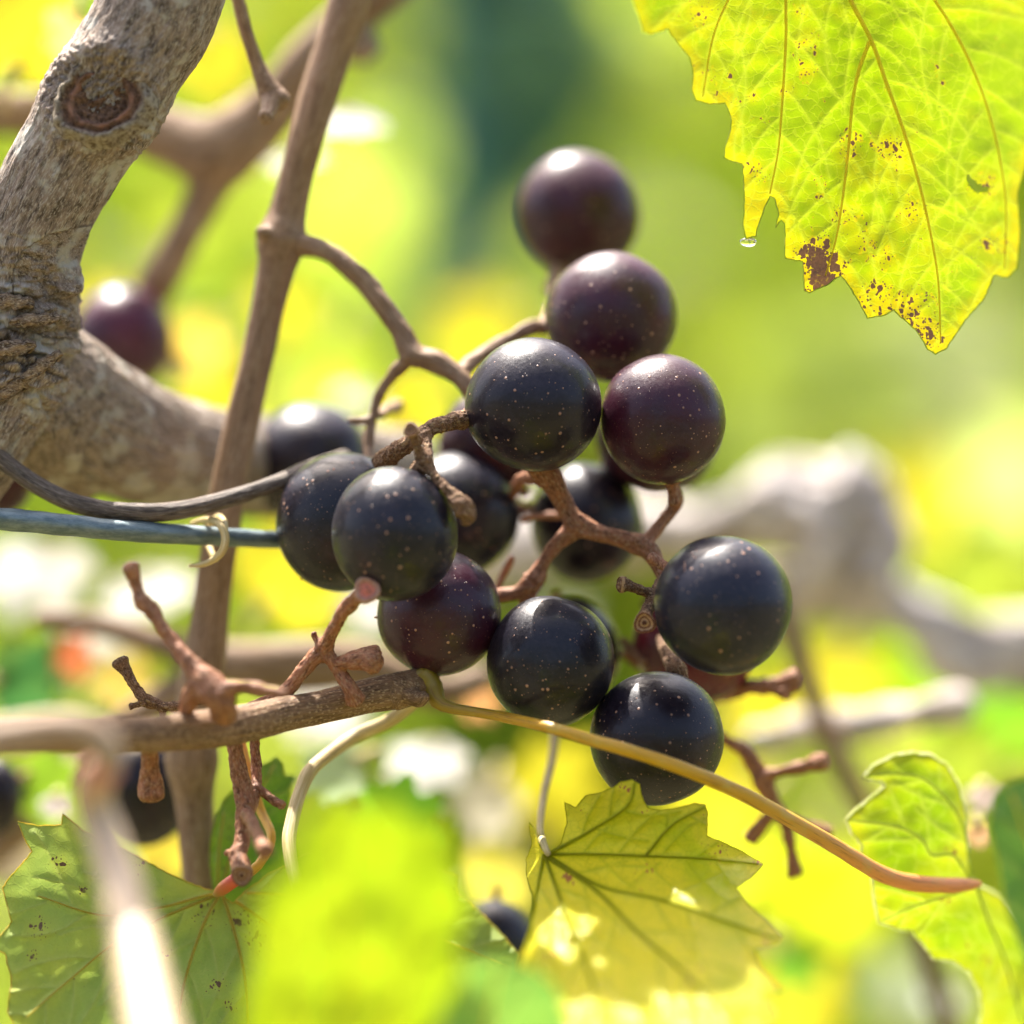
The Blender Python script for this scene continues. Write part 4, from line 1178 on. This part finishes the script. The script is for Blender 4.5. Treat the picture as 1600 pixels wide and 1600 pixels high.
wood('blurred_twig', 'thin mauve brown twig with a knobbed end hanging from the top edge', 'twig',
     [[(350, -80, 16, 22), (368, -10, 16, 22), (384, 45, 17, 22), (402, 100, 18, 24), (416, 132, 18, 34), (426, 152, 18, 46), (444, 156, 17, 32), (450, 156, 17, 20)], [(424, 150, 18, 34), (418, 176, 14, 26), (414, 184, 12, 24)]],
     M['cane_bark'], vox=.0004, disp=((.3, .3, .6, 'n'), (.1, 1.4, .5, 'n')))
wood('back_branch', 'out of focus brown branch forking behind the upright cane in the upper left', 'branch',
     [[(690, -110, 110, 80), (610, -30, 112, 78), (540, 40, 114, 74), (470, 110, 116, 78), (410, 180, 118, 96), (340, 235, 120, 120), (270, 215, 122, 100), (190, 190, 124, 80), (60, 180, 126, 74), (-80, 165, 128, 74)],
      [(345, 245, 120, 80), (310, 320, 122, 62), (275, 390, 124, 60), (240, 450, 128, 58), (200, 540, 140, 56), (180, 640, 150, 50)], [(540, 60, 114, 60), (570, 75, 112, 50), (582, 60, 112, 34)]],
     M['far_bark'], vox=.0011, disp=((1.0, .1, .6, 'n'), (.4, .5, .4, 'n')), bodyname='bark')
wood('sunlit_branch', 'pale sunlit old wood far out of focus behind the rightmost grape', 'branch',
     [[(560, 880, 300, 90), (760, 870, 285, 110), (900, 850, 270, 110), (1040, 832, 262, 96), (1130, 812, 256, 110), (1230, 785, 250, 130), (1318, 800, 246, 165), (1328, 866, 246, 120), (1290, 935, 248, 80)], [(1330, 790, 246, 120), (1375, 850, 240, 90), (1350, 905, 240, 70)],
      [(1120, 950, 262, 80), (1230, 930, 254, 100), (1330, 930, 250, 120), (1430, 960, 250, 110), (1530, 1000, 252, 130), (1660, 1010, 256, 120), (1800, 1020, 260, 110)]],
     M['sunlit_toned_bark'], vox=.0016, disp=((9.0, .035, .9, 'n'), (4.5, .09, .8, 'n'), (2.0, .25, .7, 'ridge')), bodyname='bark')
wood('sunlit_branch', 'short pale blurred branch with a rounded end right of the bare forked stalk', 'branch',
     [[(1180, 1150, 170, 40), (1260, 1135, 165, 62), (1340, 1130, 160, 56), (1420, 1122, 156, 54), (1490, 1110, 152, 58), (1512, 1106, 152, 54)]], M['sunlit_toned_bark'], vox=.0013, disp=((3.0, .06, .8, 'n'), (1.5, .2, .6, 'n')), bodyname='bark')
wood('blurred_twig', 'slanting grey twig behind the rightmost grape going down to the right', 'twig',
     [[(1200, 900, 150, 44), (1236, 990, 152, 42), (1268, 1080, 154, 40), (1310, 1180, 156, 40), (1370, 1290, 160, 40), (1430, 1440, 165, 38), (1480, 1620, 170, 38), (1500, 1720, 172, 38)]], M['far_bark'], vox=.0012, disp=((.6, .15, .6, 'n'),))
wood('back_branch', 'blurred brown branch crossing behind the lower left stalks', 'branch',
     [[(60, 965, 120, 40), (150, 975, 118, 44), (230, 1000, 116, 48), (330, 1030, 114, 60), (440, 1040, 112, 90), (560, 1040, 112, 80), (680, 1080, 114, 60), (760, 1060, 118, 50)], [(340, 1050, 114, 60), (220, 1120, 118, 60), (60, 1260, 124, 66), (-80, 1380, 130, 66)]],
     M['far_bark'], vox=.0014, disp=((1.0, .1, .6, 'n'),), bodyname='bark')

# wire with a tendril curled round it
r_ = thing('trellis_wire', P(-100, 806, -4), 'blue grey galvanised trellis wire running in from the left edge', 'wire')
link_mesh('wire', stalk_mesh('wire', [(-260, 792, -10, 35), (-60, 806, -5, 35), (60, 816, -2, 35), (180, 828, 2, 33), (300, 836, 8, 31), (400, 842, 16, 28), (480, 845, 24, 27), (600, 848, 34, 26), (720, 852, 44, 25)], r_.location, 20), M['zinc_wire'], r_)
r_ = thing('tendril', P(330, 840, 6), 'dry grey tendril curled once around the trellis wire', 'tendril')
cw = []
for i in range(15):
    a = -2.4 + i * .42
    cw.append((338 + 3 * i * .4 + 9 * math.cos(a) * .6, 838 + 27 * math.sin(a) * .95, 10 - 4.0 * math.cos(a) , 11))
cw = [(300, 818, 16, 8), (322, 812, 10, 10), (342, 818, 5, 12), (352, 838, 4, 13), (348, 860, 4, 13), (334, 874, 5, 12), (316, 882, 6, 9), (296, 884, 7, 5)]
link_mesh('curl', stalk_mesh('curl', cw, r_.location, 10, step=.0006), M['petiole_pale'], r_)
cw = [(352, 838, 4.2, 10), (350, 815, 9, 10), (340, 808, 16, 10), (328, 822, 20, 10), (325, 846, 19, 10), (332, 866, 13, 10), (338, 874, 7, 9)]
link_mesh('curl', stalk_mesh('curl', cw, r_.location, 10, step=.0006), M['petiole_pale'], r_)

# ------------------------------------------------------------------ grapes
bm = bmesh.new(); bmesh.ops.create_icosphere(bm, subdivisions=5, radius=1.0)
icoV = np.array([v.co[:] for v in bm.verts]); icoF = np.array([[v.index for v in f.verts] for f in bm.faces]); bm.free()
bm = bmesh.new(); bmesh.ops.create_icosphere(bm, subdivisions=4, radius=1.0)
ico5V = np.array([v.co[:] for v in bm.verts]); ico5F = np.array([[v.index for v in f.verts] for f in bm.faces]); bm.free()

BLACK, BLUE, PURPLE, RED, PLUM = (.010, .005, .011), (.007, .006, .012), (.055, .008, .020), (.050, .006, .014), (.045, .006, .016)
GR = 'ripe grapes hanging in the bunch'
grapes = [
    # x, y, rx, ry, d, colour, tip, label
    (903, 333, 98, 98, 74, RED, 0, 'topmost grape of the bunch, wine purple and out of focus'),
    (955, 494, 104, 102, 26, PURPLE, 0, 'wine purple grape second from the top, its lower part behind two others'),
    (833, 632, 107, 105, 2, BLACK, 0, 'blue black speckled grape in sharp focus left of the plum coloured one'),
    (1036, 655, 98, 102, 5, PLUM, 0, 'plum coloured speckled grape touching the right side of the sharp black one'),
    (1027, 674, 98, 98, 46, PLUM, 0, 'grape almost hidden behind the plum coloured one, only its lower rim showing'),
    (535, 816, 104, 109, 14, BLUE, 1, 'leftmost grape of the bunch, black with pale dots, partly behind the front one'),
    (617, 834, 99, 106, -14, BLUE, 0, 'blue black grape nearest to the camera, above the pink stub end'),
    (713, 803, 99, 98, 40, BLUE, 0, 'dark soft focus grape behind the warty stub'),
    (686, 958, 97, 98, 6, PURPLE, 1, 'purple grape resting at the end of the speckled cane'),
    (860, 1034, 100, 103, 1, BLUE, 0, 'sharp blue green tinged black grape directly above the orange leaf stalk'),
    (888, 1018, 84, 86, 40, BLACK, 0, 'hidden grape peeping out above the sharp grape over the orange stalk'),
    (1026, 1154, 105, 105, 2, BLACK, 0, 'lowest grape of the bunch, crossed by the orange leaf stalk'),
    (1130, 946, 108, 109, -13, (.010, .010, .022), 0, 'rightmost grape of the bunch, bluish with blurred pale spots'),
    (917, 817, 88, 94, 52, BLACK, 0, 'out of focus grape behind the three way stalk in the middle'),
    (1086, 1004, 97, 95, 36, (.12, .008, .018), 0, 'dark red grape mostly hidden behind the rightmost one'),
    (768, 690, 82, 84, 46, RED, 0, 'dark red grape peeking out left of the sharp black one'),
    (485, 727, 97, 98, 74, BLACK, 0, 'blurred grape with a bright highlight behind the leftmost grape'),
    (192, 528, 80, 82, 120, (.08, .008, .025), 0, 'blurred purple grape behind the fork of the thick branch'),
    (768, 1480, 74, 76, 62, BLUE, 0, 'bluish grape showing only its top between the bottom leaves'),
    (-6, 742, 62, 66, 60, PLUM, 0, 'dark blurred grape at the left edge behind the sagging cane'),
    (222, 1232, 82, 92, 62, BLACK, 0, 'black blurred grape in the shade behind the club shaped spur'),
    (-8, 1244, 46, 62, 92, BLACK, 0, 'small blurred dark grape at the left edge below the speckled cane'),
    
]
for i, (x, y, rx, ry, d, c, tip, lab) in enumerate(grapes):
    big = rx > 92 and d < 60
    V0, F0 = (icoV, icoF) if big else (ico5V, ico5F)
    rot = Matrix.Rotation(i * 1.7, 3, 'X') @ Matrix.Rotation(i * 2.3, 3, 'Y') @ Matrix.Rotation(i * .9, 3, 'Z')
    N0 = V0 @ np.array(rot)
    k = K(d)
    nf = np.array([1 + .030 * noise.noise(Vector((v[0] * 1.0 + i, v[1] * 1.0, v[2] * 1.0))) + .010 * noise.noise(Vector((v[0] * 2.1 + i, v[1] * 2.1 + 5, v[2] * 2.1))) + .003 * noise.noise(Vector((v[0] * 4 + i, v[1] * 4, v[2] * 4))) for v in V0])
    V = V0 * nf[:, None] * np.array([rx * k, (rx + ry) * .5 * k, ry * k])
    rt = thing('grape', P(x, y, d), lab, 'grape', GR)
    me = np_mesh('skin', V, F0, {'tc': N0 * 12.3})
    o = link_mesh('skin', me, M['grape_skin'], rt)
    o.color = (*c, 1)
    gp = P(x, y, d)
    sd = {0: Vector((-.35, -.1, -.93)), 3: Vector((.14, .2, -.97)), 2: Vector((-.96, .1, -.2)), 12: Vector((-.75, .35, .5)), 8: Vector((-.2, .5, -.85))}.get(i)
    if sd is None: sd = P(840, 800, 40) - gp; sd = sd.normalized() + Vector((0, .8, 0))
    sd.normalize()
    p0 = Vector((sd.x * rx * k, sd.y * rx * k, sd.z * ry * k))
    prof = [(.97, .0016), (1.0, .0019), (1.015, .0018), (1.03, .0012), (1.08, .0010), (1.2, .0010), (1.32, .0012)]
    c2 = catmull(np.array([[*(p0 * f), r2] for f, r2 in prof]), .0004)
    v, f = sweep(c2[:, :3], c2[:, 3], 12)
    link_mesh('pedicel', np_mesh('pedicel', v, f, {'tc': np.array(v) * 1000}), M['rachis_brown'], rt)
    if tip:
        tp = Vector((-.60, -.15, -.80)).normalized() if i == 5 else Vector((-.97, -.1, -.06)).normalized()
        p0 = Vector((tp.x * rx * k, tp.y * rx * k, tp.z * ry * k))
        c2 = np.array([[*(p0 * f), r_] for f, r_ in ((.985, .00035), (1.02, .00022), (1.05, .0001))])
        c2 = catmull(c2, .0004); v, f = sweep(c2[:, :3], c2[:, 3], 8)
        link_mesh('style_tip', np_mesh('style_tip', v, f, {'tc': np.array(v) * 1000}), M['rachis_brown'], rt)

# water drop at the torn tip of the hanging leaf
bm = bmesh.new(); bmesh.ops.create_icosphere(bm, subdivisions=4, radius=1.0)
for v in bm.verts:
    v.co.x *= .00155; v.co.y *= .0010; v.co.z *= .00085
me = bpy.data.meshes.new('water_drop'); bm.to_mesh(me); bm.free()
me.polygons.foreach_set('use_smooth', [True] * len(me.polygons))
dd1 = -2 - 34 * ((1300 - 1171) / 330) ** 2
tag(link_mesh('water_drop', me, M['water'], loc=P(1169, 378, dd1)), 'tiny clear water drop at the torn tip of the hanging leaf', 'drop')

# ------------------------------------------------------------------ leaves out of focus behind
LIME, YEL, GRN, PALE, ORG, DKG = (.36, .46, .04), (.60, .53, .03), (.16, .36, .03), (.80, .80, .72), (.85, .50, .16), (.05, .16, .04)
back = [  # near-white leaf colours stand in for sun glare
    (1330, 600, 190, 900, (.52, .64, .14), 20, -20, 10, 'pale lime leaf added to brighten the blurred background right of the bunch'),  # first four leaves added to brighten the background right of the bunch
    (1480, 560, 200, 1000, (.66, .74, .34), 200, -20, 0, 'very pale green leaf added to brighten the blur below the hanging leaf tip'),
    (1190, 520, 170, 1100, (.42, .54, .06), 100, -15, 0, 'lime leaf added to brighten the blur between the bunch and the hanging leaf'),
    (1240, 680, 170, 900, (.48, .60, .12), 300, -20, 0, 'soft lime leaf added to brighten the blur above the pale sunlit wood'),
    # x, y, size px, d, colour, roll deg, pitch deg, yaw deg, label
    (40, 60, 130, 110, YEL, 20, 0, 10, 'yellow leaf blurred in the top left corner'),
    (110, 50, 70, 100, (.85, .62, .2), 200, 10, -20, 'small orange tinted leaf overlapping the top left yellow leaf'),
    (140, 40, 60, 140, GRN, 90, 10, 30, 'dark green leaf edge between the corner leaf and the thick branch'),
    (330, 90, 90, 230, YEL, 160, 0, 0, 'bright yellow leaf blurred just right of the thick branch'),
    (290, 350, 120, 420, LIME, 40, 0, 20, 'lime leaf seen below the back branch fork'),
    (545, 190, 84, 150, (.93, .93, .86), 170, -62, 10, 'pale leaf whitened for sun glare right of the upright cane near the top'),
    (462, 250, 70, 150, (.90, .90, .70), 150, -60, -10, 'pale leaf whitened for sun glare peeping out left of the upright cane'),
    (300, 545, 70, 260, (.92, .66, .12), 30, 0, 0, 'orange yellow leaf blurred between the purple grape and the upright cane'),
    (330, 610, 90, 280, YEL, 120, 0, 15, 'yellow leaf blurred just above the sunlit part of the thick branch'),
    (520, 560, 100, 380, LIME, 200, 0, 0, 'lime leaf blurred under the arching stalk'),
    (430, 480, 80, 360, YEL, 70, 0, 0, 'yellow green leaf blurred behind the upright cane below its node'),
    (640, 640, 70, 170, YEL, 10, 0, 0, 'yellow leaf blurred between the arching stalk and the sharp grape'),
    (760, 520, 110, 520, YEL, 250, 0, 0, 'soft yellow leaf behind the stalk leading to the top grapes'),
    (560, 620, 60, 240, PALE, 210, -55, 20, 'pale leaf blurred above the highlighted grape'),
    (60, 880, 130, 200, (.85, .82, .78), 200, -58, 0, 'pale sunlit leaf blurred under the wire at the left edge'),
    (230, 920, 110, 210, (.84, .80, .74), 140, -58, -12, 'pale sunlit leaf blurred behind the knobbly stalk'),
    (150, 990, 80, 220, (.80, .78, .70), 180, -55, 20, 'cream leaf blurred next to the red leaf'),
    (450, 900, 130, 190, YEL, 40, 0, 0, 'vivid yellow leaf blurred below the leftmost grape'),
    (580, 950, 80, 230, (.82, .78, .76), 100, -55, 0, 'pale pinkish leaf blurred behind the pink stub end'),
    (108, 1030, 52, 140, (.42, .12, .05), 40, 0, 0, 'small red brown leaf blurred at the left'),
    (30, 1060, 100, 140, DKG, 90, 0, 0, 'dark green leaf blurred at the left edge beside the red leaf'),
    (190, 1070, 70, 170, (.72, .52, .12), 20, 0, 0, 'ochre leaf blurred above the speckled cane'),
    (60, 1230, 90, 110, (.25, .42, .03), 60, 0, 0, 'green leaf blurred under the speckled cane at the left'),
    (90, 1255, 42, 90, (.72, .62, .60), 180, -50, 0, 'small pale leaf blurred above the tip of the shaded leaf'),
    (255, 1340, 60, 120, (.65, .52, .06), 20, 0, 0, 'ochre yellow leaf blurred behind the near stalk'),
    (20, 1330, 70, 150, (.30, .24, .16), 200, 0, 0, 'dry brown leaf blurred at the left edge over the shaded leaf'),
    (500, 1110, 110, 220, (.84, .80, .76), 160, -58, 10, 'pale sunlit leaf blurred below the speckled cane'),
    (530, 1200, 80, 90, (.55, .68, .45), 240, -20, 0, 'pale green leaf blurred under the bent pale stalk'),
    (670, 1180, 92, 160, (.93, .90, .88), 190, -62, 0, 'leaf coloured white for sun glare, blurred below the purple grape'),
    (620, 1290, 100, 70, (.22, .50, .04), 10, 0, 0, 'fresh green leaf blurred behind the near bright leaf'),
    (745, 1085, 50, 150, (.60, .30, .12), 150, 0, 0, 'russet leaf blurred between the purple grape and the orange stalk'),
    (760, 1250, 80, 190, (.55, .50, .40), 200, -20, 0, 'brownish leaf blurred behind the bottom leaves'),
    (870, 1250, 130, 240, YEL, 30, 0, 0, 'vivid yellow leaf blurred left of the yellow leaf with pointed teeth'),
    (760, 1380, 90, 220, (.70, .62, .10), 80, 0, 0, 'mustard leaf blurred above the lowest bluish grape'),
    (1130, 1240, 120, 320, YEL, 250, 0, 0, 'yellow leaf blurred behind the bare forked stalk'),
    (1280, 1380, 150, 340, (.70, .78, .02), 190, 0, 0, 'yellow lime leaf blurred left of the curled leaf'),
    (1230, 1560, 120, 260, YEL, 60, 0, 0, 'yellow leaf blurred low between the two bottom leaves'),
    (1240, 1500, 70, 230, GRN, 130, 0, 0, 'small green leaf blurred right of the tip of the yellow leaf'),
    (1420, 1560, 110, 360, (.62, .72, .45), 20, -30, 0, 'pale green leaf blurred under the curled leaf'),
    (1470, 1560, 50, 240, (.90, .92, .88), 190, -58, 0, 'leaf coloured white for sun glare seen in the bay of the curled leaf'),
    (1310, 1050, 100, 300, YEL, 200, 0, 0, 'yellow leaf blurred below the sunlit branch'),
    (1420, 1060, 120, 330, (.35, .60, .02), 110, 0, 0, 'green leaf blurred below the right end of the sunlit branch'),
    (1580, 1100, 120, 320, (.22, .50, .03), 240, 0, 0, 'green leaf blurred at the right edge below the sunlit branch'),
    (1520, 1190, 90, 280, LIME, 300, 0, 0, 'lime leaf blurred above the curled leaf'),
    (1540, 1240, 42, 90, (.90, .70, .66), 180, -50, 0, 'pinkish leaf tip blurred at the top of the teal leaf'),
    (1530, 1300, 30, 60, (.50, .30, .16), 170, 0, 0, 'dull orange leaf tip blurred between curled leaf and teal leaf'),
    (1420, 780, 120, 600, YEL, 40, 0, 0, 'soft yellow leaf blurred right of the pale knob of old wood'),
    (1560, 720, 140, 700, (.62, .74, .20), 140, 0, 0, 'pale lime leaf blurred at the right edge'),
    (1560, 880, 110, 600, LIME, 240, 0, 0, 'lime leaf blurred above the right end of the sunlit branch'),
    (1100, 1340, 120, 340, (.72, .80, .04), 100, 0, 0, 'lime yellow leaf blurred behind the teeth of the yellow leaf'),
    (1180, 1110, 90, 300, YEL, 60, 0, 0, 'yellow leaf blurred under the rightmost grape'),
    (150, 500, 90, 330, (.85, .72, .10), 90, 0, 0, 'yellow leaf blurred behind the purple grape'),
    (890, 950, 60, 260, (.88, .86, .84), 180, -58, 0, 'leaf coloured white for sun glare seen between the grapes in the middle'),
]
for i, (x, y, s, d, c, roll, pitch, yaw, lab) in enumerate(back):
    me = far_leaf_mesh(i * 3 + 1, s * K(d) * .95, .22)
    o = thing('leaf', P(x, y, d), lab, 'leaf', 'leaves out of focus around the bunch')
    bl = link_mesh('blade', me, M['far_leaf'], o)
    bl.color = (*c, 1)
    z = s * K(d) * .95
    pc = catmull(np.array([[0, .0, 0, .0011], [0, -.25 * z, -.10 * z, .0009], [.05 * z, -.55 * z, -.30 * z, .0009]]), .006)
    v_, f_ = sweep(pc[:, :3], pc[:, 3], 6)
    link_mesh('petiole', np_mesh('petiole', v_, f_, {'tc': np.array(v_) * 1000, 'tt': np.zeros(len(v_))}), M['petiole_pale'], o)
    R = Matrix.Rotation(math.radians(yaw), 3, 'Z') @ Matrix.Rotation(math.radians(pitch), 3, 'X') @ Matrix.Rotation(math.radians(roll), 3, 'Y') @ Matrix.Rotation(math.radians(90), 3, 'X')
    ctr = R @ Vector((0, .35 * s * K(d), 0))
    o.location = P(x, y, d) - ctr
    o.rotation_euler = R.to_euler()
